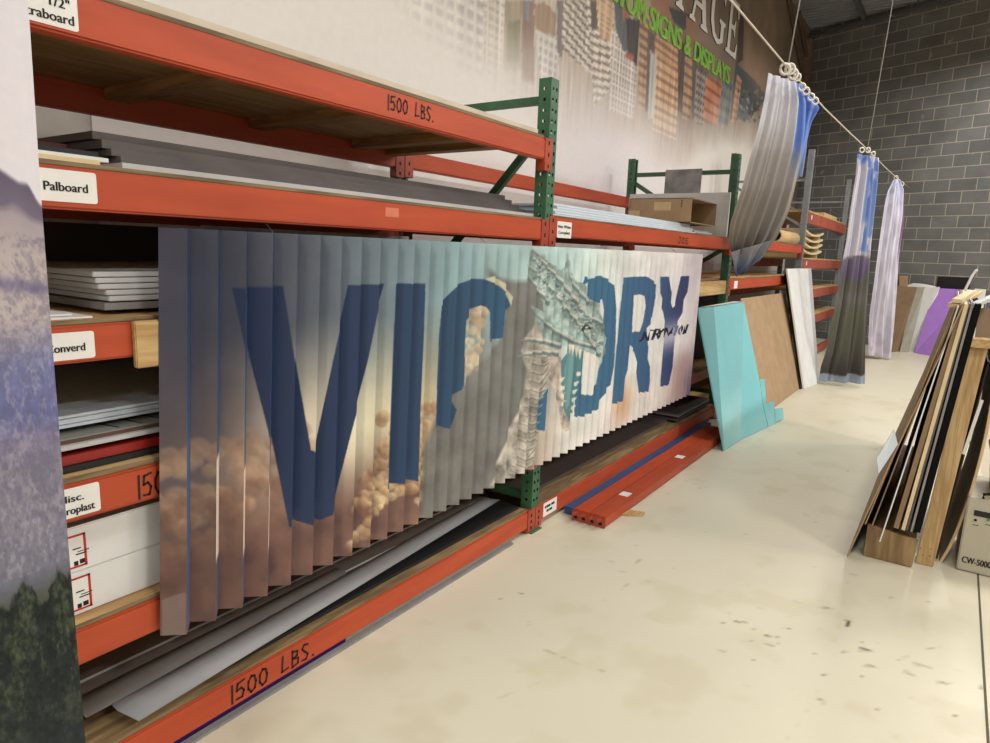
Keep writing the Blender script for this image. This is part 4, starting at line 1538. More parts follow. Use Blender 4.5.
for yk in (1.3, 2.4, 3.6, 4.8):
    bm = bmesh.new()
    tube(bm, [(XB - .0035, yk, ZT - .03), (XB - .004, yk, ZT + .005), (X0 - .02, yk, 1.5595)], .0012, 6)
    obj('hanging_wire', bm, STEELD, sign)

# =================================================================== DRAPES ON THE CABLE
FAB = lambda n: attrmat(n, 0.75, 0.2, 60, 0.05)


def drape(root, name, rows, nfold, amp, colorf, mname, ncol=60, phase=0.0, nrow=90, dense=1.0):
    """rows: list of (left xyz, right xyz) from top to bottom; folds run down it"""
    L_ = np.array([r[0] for r in rows], float)
    R_ = np.array([r[1] for r in rows], float)
    tt = np.linspace(0, 1, len(rows))
    t = np.linspace(0, 1, nrow)
    Li = np.stack([np.interp(t, tt, L_[:, i]) for i in range(3)], -1)
    Ri = np.stack([np.interp(t, tt, R_[:, i]) for i in range(3)], -1)
    # soften corners of the outline
    for A_ in (Li, Ri):
        for _ in range(4):
            A_[1:-1] = (A_[:-2] + 2 * A_[1:-1] + A_[2:]) / 4
    s = np.linspace(0, 1, ncol) ** dense
    P_ = Li[:, None, :] * (1 - s)[None, :, None] + Ri[:, None, :] * s[None, :, None]
    mid_ = P_.mean(1)
    view = mid_ - CAM
    nrm = np.array([.75, -.6, 0])
    am = np.interp(t, [0, .12, 1], [.5, 1, 1.25])[:, None] * amp
    wv_ = np.sin(2 * PI * (s[None, :] * nfold + phase + .25 * np.sin(3 * t)[:, None] * s[None, :])) + .45 * np.sin(2 * PI * (s[None, :] * nfold * 2.3 + phase * 2 + .5 * t[:, None]))
    env = np.sin(PI * np.clip(s, 0.02, .98)) ** .5
    P_ = P_ + (am * wv_ * env[None, :])[..., None] * nrm
    S, T = np.meshgrid(s, t)
    me_ = gridmesh(P_, colorf(S, T, P_), name)
    smooth_me(me_)
    o_ = link_mesh(name, me_, FAB(mname), root)
    return o_


cp, cd, cn = np.array([-1.28, 0, 0]), np.array([.03, 1, 0]), np.array([1, -.03, 0])
# the cable and its droppers
cable = thing('steel_cable', 'taut white cable running above the aisle, carrying the hanging drapes', 'cable', (-1.1, 6, 2.74))
pts = [np.array([-1.28 + .03 * yk, yk, 0]) for yk in (-1.0, .5, 2.0, 3.86, 5.054, 6.3, 7.6, 8.8, 10.3, 11.9, 13.6)]
zc = [2.86, 2.86, 2.86, 2.832, 2.785, 2.757, 2.757, 2.762, 2.755, 2.764, 2.80]
for p, z in zip(pts, zc):
    p[2] = z
bm = bmesh.new()
tube(bm, pts, .0055, 8)
obj('cable', bm, ROPE, cable)
for (px0, py0, px1, py1) in ((788, 66, 800, 0), (868, 146, 893, 0)):
    p = onpl(px0, py0, cp, cn)
    q0 = ony(px1, py1, p[1] - .0)
    q = p + (q0 - p) * (CEIL - .02 - p[2]) / (q0[2] - p[2])
    bm = bmesh.new()
    tube(bm, [p, q], .0045, 6)
    obj('dropper_wire', bm, WIRE, cable)
    if py0 < 100:
        w1 = p + (q - p) * .62
        bm = bmesh.new()
        tube(bm, [w1 - np.array([.03, 0, .01]), w1 + np.array([.07, 0, -.01])], .006, 6)
        obj('turnbuckle', bm, WIRE, cable)


def clip(root, p, r=.028):
    bm = bmesh.new()
    n = 14
    ring = [(p[0] + r * math.cos(2 * PI * k / n) * .75, p[1] + r * math.cos(2 * PI * k / n) * .65, p[2] + r * math.sin(2 * PI * k / n)) for k in range(n)]
    tube(bm, ring + [ring[0]], r * .28, 6, cap=False)
    obj('clip_ring', bm, CLIPM, root)


# -- near drape, left edge of the frame: cliffs over a pine forest
edge = [(27, 0), (29.4, 33), (38, 164), (42, 218), (53.7, 369), (69, 559), (85, 742), (96, 860)]
YD = .52
Rr = [ony(px, py, YD) for px, py in edge]
Ll = [np.array([p[0] + .05, -.12, p[2]]) for p in Rr]
top_p = Rr[0] + np.array([0.0, 0, .9])
rows = [(np.array([Ll[0][0], -.12, 2.80]), np.array([Rr[0][0] + .02, YD, 2.80]))] + list(zip(Ll, Rr))
zr = np.array([2.80] + [p[2] for p in Rr])
nd1 = fbm(1300, 400, 16, 2, 6, 51)
nd2 = fbm(1300, 400, 230, 22, 3, 52, .8)
nd3 = fbm(1300, 400, 26, 6, 5, 53, .6)
nd4 = fbm(1300, 400, 200, 26, 3, 54, .8)


def near_col(S, T, P_):
    z_ = P_[..., 2]
    i = np.clip(((z_ - .2) / 2.6 * 1299).astype(int), 0, 1299)
    j = np.clip(((S - .7) / .3 * 399).astype(int), 0, 399)
    a1, a2, a3 = nd1[i, j], nd2[i, j], nd3[i, j]
    zz_ = z_ + .05 * (a1 - .5)
    c = ramp(zz_, [(.2, (30, 36, 40)), (.62, (48, 56, 54)), (.84, (72, 76, 66)), (.90, (108, 108, 122)), (.98, (122, 119, 132)), (1.10, (120, 116, 130)), (1.15, (122, 116, 140)), (1.19, (96, 100, 144)), (1.28, (108, 112, 152)), (1.33, (142, 136, 150)), (1.36, (170, 160, 162)), (1.40, (172, 162, 160)), (1.46, (168, 158, 158)), (1.525, (150, 140, 148)), (1.54, (104, 96, 114)), (1.6, (88, 80, 100))])
    band = np.exp(-((zz_ - 1.415 - .03 * (a3 - .5)) / .011) ** 2)
    c = c * (1 - .7 * band[..., None]) + s8(98, 92, 128) * .7 * band[..., None]
    rocks = sst(.42, .68, .6 * a2 + .4 * a1) * ((zz_ > .86) & (zz_ < 1.5))
    c = c * (1 - .42 * rocks[..., None]) + s8(84, 82, 106) * .42 * rocks[..., None]
    pale = sst(.48, .70, .6 * nd4[i, j] + .4 * a3) * ((zz_ > .9) & (zz_ < 1.34)) * .4
    c = c * (1 - pale[..., None]) + s8(172, 168, 180) * pale[..., None]
    tre = sst(.01, -.01, zz_ - (.87 + .16 * (a3 - .5)))
    dark = sst(.42, .70, .55 * a3 + .45 * nd4[i, j])
    tcol = s8(30, 36, 35) * (1 - dark[..., None]) + s8(66, 72, 56) * dark[..., None]
    tcol = tcol * (0.6 + .8 * a2)[..., None]
    tcol = tcol * (1 - sst(.75, .4, z_)[..., None]) + s8(40, 44, 48) * sst(.75, .4, z_)[..., None]
    c = c * (1 - tre[..., None]) + tcol * tre[..., None]
    hz = 1.572 + .055 * sst(1.0, .84, S) + .03 * (a1 - .5) - .03 * sst(.965, 1.0, S)
    sky = sst(-.006, .006, z_ - hz)
    return c * (1 - sky[..., None]) + s8(206, 202, 210) * sky[..., None]


nd = thing('fabric_drape', 'hanging printed drape of cliffs over pine forest, cut by the left edge of the photo', 'drape', (-1.25, .3, .1))
drape(nd, 'cloth', rows, 1.4, .012, near_col, 'drape_cloth_near', 220, .2, 900, .3)
clip(nd, (-1.265, .48, 2.85))
clip(nd, (-1.275, .0, 2.85))

# -- grey drape pulled over the rack
gl = [(768, 73), (764, 98), (758, 127), (751.5, 150), (741, 190), (730, 222.7), (728, 241), (731, 252)]
gr = [(802, 84), (806, 104), (805, 130), (803, 151), (795, 187), (789, 210.6), (776.7, 236.8), (758, 262)]
yl = [5.10, 5.12, 5.15, 5.2, 5.4, 5.75, 6.0, 6.12]
yr = [5.75, 5.76, 5.78, 5.8, 5.95, 6.1, 6.25, 6.3]
rows = [(ony(*a, ya_), ony(*b, yb_)) for a, b, ya_, yb_ in zip(gl, gr, yl, yr)]
ng = fbm(120, 80, 3, 9, 4, 61)


def grey_col(S, T, P_):
    i = np.clip((T * 119).astype(int), 0, 119)
    j = np.clip((S * 79).astype(int), 0, 79)
    n_ = ng[i, j]
    c = ramp(T + .1 * (n_ - .5), [(0, (196, 198, 212)), (.2, (190, 190, 198)), (.5, (176, 172, 172)), (.75, (160, 153, 149)), (.9, (136, 130, 128)), (1, (104, 104, 114))])
    bl = sst(.72, .82, S + .25 * (n_ - .5)) * sst(.56, .34, T)
    c = c * (1 - bl[..., None]) + s8(92, 122, 190) * bl[..., None]
    st = sst(.55, .75, n_) * sst(.3, .6, T) * .3
    return c * (1 - st[..., None]) + s8(140, 136, 140) * st[..., None]


gd = thing('fabric_drape', 'grey and blue drape pulled from the cable onto the rack at the far green post', 'drape', (-1.4, 5.8, 1.3))
drape(gd, 'cloth', rows, 4.2, .03, grey_col, 'drape_cloth_grey', 90, .1, 110)
# loose tail falling past the beam into the shelf
tl = [(731, 252), (733, 262), (734, 270), (736, 277)]
tr_ = [(772, 240), (764, 255), (754, 264), (744, 272)]
rows = [(ony(*a, 6.05 + .04 * k), ony(*b, 6.2 + .05 * k)) for k, (a, b) in enumerate(zip(tl, tr_))]


def tail_col(S, T, P_):
    c = ramp(T, [(0, (150, 148, 150)), (.5, (112, 118, 140)), (1, (66, 72, 100))])
    return c + (.12 * (ng[np.clip((T * 119).astype(int), 0, 119), np.clip((S * 79).astype(int), 0, 79)] - .5))[..., None]


drape(gd, 'cloth_tail', rows, 1.6, .03, tail_col, 'drape_cloth_grey', 40, .3, 40)
# blue end bunched on its own rings
bl_ = [(799, 88), (803, 100), (802, 125), (801, 152), (796, 176)]
br_ = [(812, 97), (819.5, 108), (811, 122), (805, 148), (799, 178)]
rows = [(ony(*a, 5.95), ony(*b, 6.25)) for a, b in zip(bl_, br_)]


def blue_col(S, T, P_):
    n_ = ng[np.clip((T * 119).astype(int), 0, 119), np.clip((S * 79).astype(int), 0, 79)]
    return ramp(T + .3 * (n_ - .5), [(0, (84, 114, 190)), (.5, (92, 120, 188)), (.8, (116, 136, 188)), (1, (140, 150, 182))])


drape(gd, 'blue_corner', rows, 1.5, .03, blue_col, 'drape_cloth_grey', 40, .4, 50)
for (px, py) in ((785, 69), (790, 69), (793, 74), (797, 77), (802, 87), (806, 91), (811, 97), (815, 101)):
    p = onpl(px, py, cp, cn)
    clip(gd, p, .034 if px < 795 else .026)

# -- landscape drape
pl_ = [(857, 153.5), (856, 170), (850, 208), (846, 240), (841, 266), (834, 310), (826, 350), (820.5, 367), (818.6, 381)]
pr_ = [(879, 158), (878.5, 172), (876.5, 200), (872.5, 240), (871, 262), (868, 305), (866, 345), (865.3, 368), (864.5, 384)]
YB3 = 9.05
rows = [(ony(*a, YB3), ony(*b, YB3 + .1)) for a, b in zip(pl_, pr_)]
nl = fbm(160, 80, 14, 6, 4, 71)


def land_col(S, T, P_):
    n_ = nl[np.clip((T * 159).astype(int), 0, 159), np.clip((S * 79).astype(int), 0, 79)]
    t = T + .05 * (n_ - .5)
    c = ramp(t, [(0, (108, 138, 204)), (.42, (130, 154, 204)), (.452, (190, 188, 194)), (.466, (122, 114, 124)), (.48, (118, 108, 134)), (.53, (104, 96, 122)), (.56, (98, 100, 88)), (.60, (112, 108, 112)), (.64, (98, 100, 86)), (.74, (88, 88, 80)), (.85, (72, 71, 67)), (.925, (62, 58, 54)), (.932, (96, 84, 76)), (.94, (134, 144, 162)), (1, (146, 156, 172))])
    cl = sst(.46, .6, n_) * (T < .45)
    cl = np.maximum(cl, (sst(.52, .40, S) * sst(.02, .1, T) * (T < .45)) * .9)
    return c * (1 - cl[..., None]) + s8(204, 202, 214) * cl[..., None]


ld = thing('fabric_drape', 'landscape drape with blue sky over purple hills and dark field, hem on the floor', 'drape', (-1.1, 9.1, 0))
drape(ld, 'cloth', rows, 2.4, .045, land_col, 'drape_cloth_land', 80, .05, 130)
for (px, py) in ((862, 150), (868, 150), (873, 154)):
    clip(ld, onpl(px, py, cp, cn), .026)

# -- farthest pale drape
pl_ = [(893, 180), (887, 191), (884, 205), (879, 240), (874, 280), (869.5, 312), (868, 340), (868.5, 355)]
pr_ = [(900, 179), (904.5, 191), (904, 221), (898.5, 261), (897, 290), (895, 320), (893.6, 340), (892, 358)]
rows = [(ony(*a, 12.1), ony(*b, 12.3)) for a, b in zip(pl_, pr_)]


def pale_col(S, T, P_):
    n_ = nl[np.clip((T * 159).astype(int), 0, 159), np.clip((S * 79).astype(int), 0, 79)]
    c = ramp(T, [(0, (204, 210, 240)), (.3, (222, 220, 236)), (1, (216, 210, 224))])
    c = c * (1 - .12 * sst(.3, .7, n_))[..., None]
    pk = sst(.86, .95, S) * sst(.5, .3, T)
    return c * (1 - pk[..., None]) + s8(128, 100, 128) * pk[..., None]


pd = thing('fabric_drape', 'pale lavender drape, the farthest one, hanging before the block wall', 'drape', (-.9, 12.2, 0))
drape(pd, 'cloth', rows, 2.6, .05, pale_col, 'drape_cloth_pale', 70, .15, 110)
for (px, py) in ((896, 178), (902, 184)):
    clip(pd, onpl(px, py, cp, cn), .03)

# dark bundle tucked in the shelf behind the green post
rows_ = [(690 + k * 6, 258 + 3 * math.sin(k * 1.7) - k * .6) for k in range(8)]
bm = bmesh.new()
nn, mm = 26, 14
grid_ = []
for i in range(nn):
    row = []
    for j in range(mm):
        s, t = i / (nn - 1), j / (mm - 1)
        row.append(bm.verts.new((-1.98 - .32 * t, 5.28 + .82 * s, 1.33 + .17 * math.sin(PI * min(1, t * 1.0)) * (0.65 + .3 * math.sin(9 * s + 4 * t)) + .012 * math.sin(25 * s + 7 * t))))
    grid_.append(row)
for i in range(nn - 1):
    for j in range(mm - 1):
        bm.faces.new([grid_[i][j], grid_[i + 1][j], grid_[i + 1][j + 1], grid_[i][j + 1]]).smooth = True
o = obj('folded_fabric', bm, mat('dark_fabric', (98, 98, 110), .85, (62, 62, 74), 6))
tag(o, 'dark grey bundled fabric stuffed on the shelf behind the diagonal green brace', 'fabric')
sheet('board_sheet', 'board under the dark fabric bundle behind the pine plank, right of the sign', 'board', -2.6, -1.78, 3.05, 6.2, 1.306, 1.326, CARDD)
bm = bmesh.new()
# the board rests on two bearers
bar(bm, (XR - .02, 3.3, 1.285), (-1.77, 3.3, 1.285), .06, .04)
bar(bm, (XR - .02, 5.9, 1.285), (-1.77, 5.9, 1.285), .06, .04)
box(bm, XR - .05, XR, 3.02, 6.255, 1.20, 1.264)
box(bm, X0 - .09, X0 - .042, 3.02, 6.255, 1.20, 1.264)
obj('beam', bm, ORANGE, rack)

# =================================================================== LEANING THINGS BY THE RACK
# teal folded panel
te = thing('teal_panel', 'glossy turquoise folded panel leaning on the rack end of the pleated sign', 'panel', (-1.4, 5.8, 0))
TL, RT, TR = onx(697.8, 308, -1.70), onx(714, 306.6, -1.58), onx(743.7, 302.2, -1.585)
BLn, RB, BR = onz(724.4, 451, .003), onz(740.7, 440, .003), onz(768.9, 426.6, .003)
bm = bmesh.new()
th_ = .012
slab(bm, [BLn, RB, RT, TL], -th_)
obj('side_face', bm, TEAL, te)
bm = bmesh.new()
slab(bm, [RB, BR, TR, RT], -th_)
obj('front_face', bm, TEAL, te)
bm = bmesh.new()
back = np.array([-.10, .05, -.004])
hexa(bm, [TL + back * .12, RT + back * .25, TR + back * .12, TR + back * 1.0, TL + np.array([0, .0, .004]), RT + np.array([0, 0, .006]), TR + np.array([0, 0, .004]), TR + back + np.array([0, 0, .004])])
obj('top_edge', bm, WHITE, te)
bm = bmesh.new()
P_ = lambda px, py, dx=0: onpl(px, py, BR + np.array([.004, 0, 0]), np.cross(BR - RB, TR - RB) / np.linalg.norm(np.cross(BR - RB, TR - RB)))
for quad in ([(760, 379), (764.4, 379), (766.5, 403.5), (763, 404)], [(763, 404), (774, 401.4), (775.4, 426), (768.5, 427)], [(775, 409), (783, 407.4), (784, 418), (775.5, 423)]):
    slab(bm, [P_(*quad[3]), P_(*quad[2]), P_(*quad[1]), P_(*quad[0])], -.015)
o = obj('stepped_offcut', bm, TEAL)
tag(o, 'small turquoise stepped offcut leaning at the foot of the turquoise panel', 'offcut')

bq = lambda *a: [onx(px, py, x) for px, py, x in a]
brd = thing('leaning_board', 'big brown board leaning on the rack between the teal panel and the white boards', 'board', (-1.5, 7.4, 0))
bm = bmesh.new()
b_br = onz(800, 388, .004)
b_tr = onx(785, 292.7, -1.70)
b_tl = onx(741, 298.5, -1.70)
b_bl = np.array([b_br[0], b_tl[1] - .15, .004])
slab(bm, [b_bl, b_br, b_tr, b_tl], -.012)
obj('board', bm, CARD, brd)
for k, (tl_, tr2, bl2, br2, t) in enumerate([((787.2, 268.7), (808, 268.7), (804, 389), (817, 384), 'front one of two white boards leaning on the rack left of the landscape drape'), ((795, 268.4), (812.5, 268.4), (809, 386.5), (820.5, 381.5), 'rear one of two white boards leaning on the rack left of the landscape drape')]):
    xt = -1.66 - .022 * k
    q = [onz(*bl2, .004), onz(*br2, .004), onx(*tr2, xt), onx(*tl_, xt)]
    if k:
        q = [p + np.array([-.02, .03, 0]) for p in q]
    bm = bmesh.new()
    slab(bm, q, -.018)
    o = obj('leaning_board', bm, [WHITE, LGREY][k])
    tag(o, t, 'board', 'white boards leaning on the rack')
bm = bmesh.new()
q = [onz(800.5, 389, .004), onz(803, 388.5, .004), onx(788, 272, -1.71), onx(785, 274, -1.71)]
slab(bm, q, -.01)
o = obj('leaning_board', bm, BLACK)
tag(o, 'thin black board standing between the brown board and the white boards', 'board')

# tubes and curved boards on the far shelves
for k, (xa, yb, t) in enumerate([(-1.86, (6.75, 8.3), 'kraft cardboard tube on the far shelf, nearer end behind the grey drape'), (-1.83, (8.45, 9.55), 'kraft cardboard tube on the far shelf, right end by the grey post')]):
    bm = bmesh.new()
    for r_ in (.075, .064):
        tube(bm, [(xa, yb[0], 1.79), (xa, yb[1], 1.79)], r_, 20, cap=False)
    n_ = 20
    bm.verts.ensure_lookup_table()
    for e_ in (0, 1):
        for j in range(n_):
            a0 = bm.verts[e_ * n_ + j]
            a1 = bm.verts[e_ * n_ + (j + 1) % n_]
            b0 = bm.verts[2 * n_ + e_ * n_ + j]
            b1 = bm.verts[2 * n_ + e_ * n_ + (j + 1) % n_]
            bm.faces.new([a0, a1, b1, b0])
    o = obj('cardboard_tube', bm, KRAFT, recalc=True)
    tag(o, t, 'tube', 'kraft tubes on the far shelf')
o = sheet('board_sheet', 'white sheet under the kraft tubes on the far shelf', 'sheet', -2.5, -1.76, 6.9, 9.5, 1.7125, 1.7145, WHITEB)

# far rack with grey posts
frk = thing('pallet_rack', 'farther pallet rack with grey perforated posts and dull orange beams before the block wall', 'pallet rack', (-2.2, 11.6, 0))
obj('post', post_bm(X0, 9.68, 2.93), GREYP, frk, recalc=False)
obj('post', post_bm(XR - .075, 9.68, 2.93, False), GREYP, frk, recalc=False)
obj('post', post_bm(X0, 13.3, 2.93), GREYP, frk, recalc=False)
obj('post', post_bm(XR - .075, 13.3, 2.93, False), GREYP, frk, recalc=False)
for (za, zb2) in ((2.55, 2.55), (1.95, 2.5)):
    for y_ in (9.72, 13.34):
        bm = bmesh.new()
        bar(bm, (X0 - .04, y_, za), (XR - .02, y_, zb2), .03, .03)
        obj('brace', bm, GREYP, frk)
FO = mat('dull_orange', (172, 84, 62), .5, (150, 72, 54), 4)
for (zt_, h) in ((2.15, .15), (1.53, .13), (1.10, .13), (.70, .13), (.15, .12)):
    bm = bmesh.new()
    box(bm, X0 - .05, X0, 9.77, 13.28, zt_ - h, zt_, 0, .006)
    for k in range(1):
        yy = 10.0 + k * 1.1
        box(bm, X0 + .0002, X0 + .002, yy, yy + .06, zt_ - h * .6, zt_ - h * .2, 1)
    obj('beam', bm, [FO, LABELW], frk)
    obj('beam', boxbm(XR - .05, XR, 9.77, 13.28, zt_ - h, zt_), FO, frk)
for (zt_, t) in ((2.15, 'plywood deck on the top of the far grey-posted rack'), (1.53, 'plywood deck under the curved boards in the far grey-posted rack'), (1.10, 'plywood deck on the middle shelf of the far grey-posted rack, near the landscape drape'), (.70, 'plywood deck on the lower shelf of the far grey-posted rack')):
    o = obj('shelf_deck', boxbm(XR - .02, X0 - .002, 9.78, 13.27, zt_ + .001, zt_ + .02), PINE)
    tag(o, t, 'plywood sheet', 'plywood shelf decks')
for k in range(4):
    bm = bmesh.new()
    n_ = 16
    va, vb = [], []
    for i in range(n_ + 1):
        s = i / n_
        z_ = 1.60 + .085 * k + .06 * (2 * s - 1) ** 2 * (1 if k % 2 else .8)
        y_ = 9.85 + 1.5 * s
        va.append((y_, z_))
    for i in range(n_):
        (y0, z0), (y1, z1) = va[i], va[i + 1]
        hexa(bm, [(-2.3, y0, z0), (-1.76, y0, z0), (-1.76, y1, z1), (-2.3, y1, z1), (-2.3, y0, z0 + .025), (-1.76, y0, z0 + .025), (-1.76, y1, z1 + .025), (-2.3, y1, z1 + .025)])
    bmesh.ops.remove_doubles(bm, verts=bm.verts[:], dist=1e-4)
    if k == 0:
        for yy in (9.9, 11.2):
            box(bm, -2.3, -1.8, yy, yy + .04, 1.552, 1.66)
    else:
        for yy in (9.87, 11.27):
            box(bm, -2.3, -1.8, yy, yy + .03, 1.63 + .085 * (k - 1) + .03, 1.60 + .085 * k + .06)
    o = obj('curved_board', bm, CREAM)
    tag(o, ['lowest cream curved board of the pile on the far rack', 'second cream curved board up on the far rack', 'third cream curved board up on the far rack', 'topmost cream curved board of the pile on the far rack'][k], 'board', 'cream curved boards on the far rack')
for k, (y0, y1, z0, z1, m_, t) in enumerate([(9.9, 11.2, 2.171, 2.19, CARD, 'tan board lying on top of the far rack beside the grey post'), (11.3, 12.6, 2.171, 2.24, KRAFT, 'flat kraft parcel on top of the far rack near the landscape drape')]):
    sheet('board_sheet' if k == 0 else 'parcel', t, 'board' if k == 0 else 'parcel', -2.5, -1.78, y0, y1, z0, z1, m_)
o = obj('leaning_board', boxbm(-2.66, -2.64, 6.4, 9.5, .20, 1.27), BLACK)  # this and the next two: black backings added to darken the bays
tag(o, 'added black backing sheet darkening the far bay behind the brown board', 'board')
o = obj('leaning_board', boxbm(-2.66, -2.64, 3.05, 6.2, .575, 1.19), BLACK)
tag(o, 'added black backing sheet darkening the shelf behind the pleated sign, right half', 'board')
o = obj('leaning_board', boxbm(-2.66, -2.64, -.2, 2.88, .93, 1.24), BLACK)
tag(o, 'added black backing sheet darkening the back of the shelf with the Misc. label', 'board')

# =================================================================== BOARDS AGAINST THE BLOCK WALL


def lean_q(name, label, cat, bl, br, tr2, tl_, m_, off, t=.02, yb_=None, thk=None):
    """quad given by its photographed corners: feet on the floor, top on the block wall"""
    pw = BWP - BWN * (.01 + off)
    q = [onz(*bl, .002), onz(*br, .002), onpl(*tr2, pw, BWN), onpl(*tl_, pw, BWN)]
    bm = bmesh.new()
    slab(bm, q, -t)
    o_ = obj(name, bm, m_)
    return tag(o_, label, cat)


lean_q('leaning_board', 'tall brown board leaning on the block wall right beside the lavender drape', 'board', (892, 352), (907, 351), (917, 287), (898, 286), CARDD, .10)
lean_q('leaning_board', 'narrow grey-green board between the brown and white boards at the block wall', 'board', (900, 352), (909, 352), (925, 287), (915, 287), mat('grey_green', (170, 168, 152), .6), .08, .015)
lean_q('leaning_board', 'white board between the grey-green board and the purple board', 'board', (907, 351.5), (921, 352), (940, 287), (922, 287), WHITE, .06, .015)
lean_q('leaning_board', 'purple board leaning on the block wall', 'board', (914.5, 353), (937, 357), (972, 290), (934.5, 288), PURPLE, .03, .02)
bm = bmesh.new()
pw = BWP - BWN * .03
q = [onpl(933, 300, pw, BWN), onpl(966, 302, pw, BWN), onpl(971, 277.5, pw, BWN), onpl(938, 276.5, pw, BWN)]
q[0][2] = q[1][2] = .01
q[0] = q[0] - BWN * .22
q[1] = q[1] - BWN * .22
pw = BWP - BWN * .006
q2 = [onpl(937, 288, pw, BWN), onpl(968, 289, pw, BWN)]
slab(bm, [np.array([q2[0][0], q2[0][1], .003]), np.array([q2[1][0], q2[1][1], .003]), onpl(971, 277.5, pw, BWN), onpl(938, 276.5, pw, BWN)], .004)
o = obj('leaning_board', bm, BLACK)
tag(o, 'black board standing at the block wall above and behind the purple board', 'board')
lean_q('leaning_board', 'white board with black edge at the right end of the row on the block wall', 'board', (950, 358), (975, 361), (986, 289.5), (975, 288.5), WHITE, .02, .015)
lean_q('leaning_board', 'small brown panel topmost behind the brown board by the lavender drape', 'board', (899, 351), (906, 351), (908, 276), (899.5, 275.5), CARD, .014, .01)
bm = bmesh.new()
pw = BWP - BWN * .05
pa = [onpl(*p, pw, BWN) for p in ((908, 285), (914, 283.2), (924, 284), (936, 286.5))]
pc = [onpl(*p, pw, BWN) for p in ((908, 287.6), (914, 287), (924, 287.4), (936, 288.4))]
vv2 = [bm.verts.new(tuple(p)) for p in pa] + [bm.verts.new(tuple(p - BWN * .02)) for p in pc]
for i in range(3):
    bm.faces.new([vv2[i], vv2[i + 1], vv2[5 + i], vv2[4 + i]])
o = obj('paper_sheet', bm, WHITE)
md = o.modifiers.new('thick', 'SOLIDIFY')
md.thickness = .006
tag(o, 'crumpled white paper lying along the tops of the boards by the block wall', 'paper')
pw = BWP - BWN * .12
bm = bmesh.new()
tube(bm, [onpl(*p, pw, BWN) for p in ((962, 300), (965, 290), (969, 282), (972, 276), (976, 270.5), (977.5, 270))], .022, 8)
o = obj('bent_pipe', bm, WHITE, smooth=False)
tag(o, 'white bent pipe rising over the corner of the purple board', 'pipe')

# =================================================================== RIGHT: BOARDS IN A TIMBER BIN
YN = 3.75
bot = lambda px, py: ony(px, py, YN)


def leaner(name, label, b_px, t_px, m_, t, y0=YN, y1=5.1, zb=None):
    p = ony(*b_px, y0)
    q = ony(*t_px, y0)
    if zb is not None:
        p = p + (q - p) * ((zb - p[2]) / (q[2] - p[2]))
    d = q - p
    bm_ = bmesh.new()
    e = np.array([0, y1 - y0, 0])
    slab(bm_, [p, p + e, q + e, q], t)
    if isinstance(m_, list):
        bm_.faces.ensure_lookup_table()
        for i_ in (1, 2):
            bm_.faces[i_].material_index = 1
    o_ = obj(name, bm_, m_)
    return tag(o_, label, 'board')


BROWN1 = CARDD
LE = [
    ('big brown-faced board, outermost of the leaning stack on the right, foot on the floor', (844, 562), (962, 306), [CARD, BLACK], .006, .003, 3.72, 6.35),
    ('tan cardboard sheet just inside the outermost board of the right stack', (856, 545), (954.3, 308), CARD, .006, .19, 3.74, 6.1),
    ('brown sheet with a thin edge, third from the outside in the right stack', (871, 527), (955.6, 306.5), CARDD, .006, .19, 3.74, 6.1),
    ('white sheet in the right stack, its edge reaching lowest in front', (879, 542), (957.5, 306), WHITE, .006, .12, 3.73, 6.1),
    ('brown board to the right of the white sheet edge in the right stack', (893, 529), (960.5, 304), CARDD, .022, .20, 3.76, 6.1),
    ('cream board in the middle of the right stack', (900, 534), (964.5, 304), CREAM, .016, .20, 3.755, 6.1),
    ('dark grey board next to the cream board in the right stack', (906, 530), (968, 304), DGREY, .008, .20, 3.76, 6.1),
    ('grey board between two dark ones in the right stack', (910, 532), (971.5, 303), MGREY, .010, .20, 3.755, 6.1),
    ('black board nearest the timber upright in the right stack', (914, 532), (975, 304), mat('black_board_rough', (20, 19, 19), 0.9, spec=.1), .026, .20, 3.77, 6.1)]
for (t, b_px, t_px, m_, th_, zb, y0, y1) in LE:
    leaner('leaning_board', t, b_px, t_px, m_, th_, y0, y1, zb)
bm = bmesh.new()
q = [ony(878, 474, 3.70), ony(897.5, 444, 3.705), ony(893.7, 429, 3.705), ony(876.5, 458, 3.66)]
slab(bm, q, .003)
o = obj('paper_sheet', bm, WHITEB)
tag(o, 'small white sheet stuck on the outer face of the right stack', 'paper')
# timber bin base
bn = thing('timber_bin', 'stained plywood base block under the leaning boards on the right', 'bin', (-.1, 4.3, 0))
bm = bmesh.new()
c = [ony(863, 557, 3.79), ony(912, 567, 3.79), ony(918, 541, 3.79), ony(868, 524, 3.79)]
c[0][2] = max(c[0][2], .002)
c[1][2] = max(c[1][2], .002)
e = np.array([0, .022, 0])
hexa(bm, [c[0], c[1], c[1] + e, c[0] + e, c[3], c[2], c[2] + e, c[3] + e])
obj('front_panel', bm, wood('stained_ply', (158, 130, 92), (116, 92, 60), 'z', .6), bn)
bm = bmesh.new()
hexa(bm, [c[0] + e, c[1] + e, c[1] + e * 104, c[0] + e * 104, c[0] + e + np.array([0, 0, .09]), c[1] + e + np.array([0, 0, .09]), c[1] + e * 104 + np.array([0, 0, .09]), c[0] + e * 104 + np.array([0, 0, .09])])
obj('base_block', bm, OLDWOOD, bn)
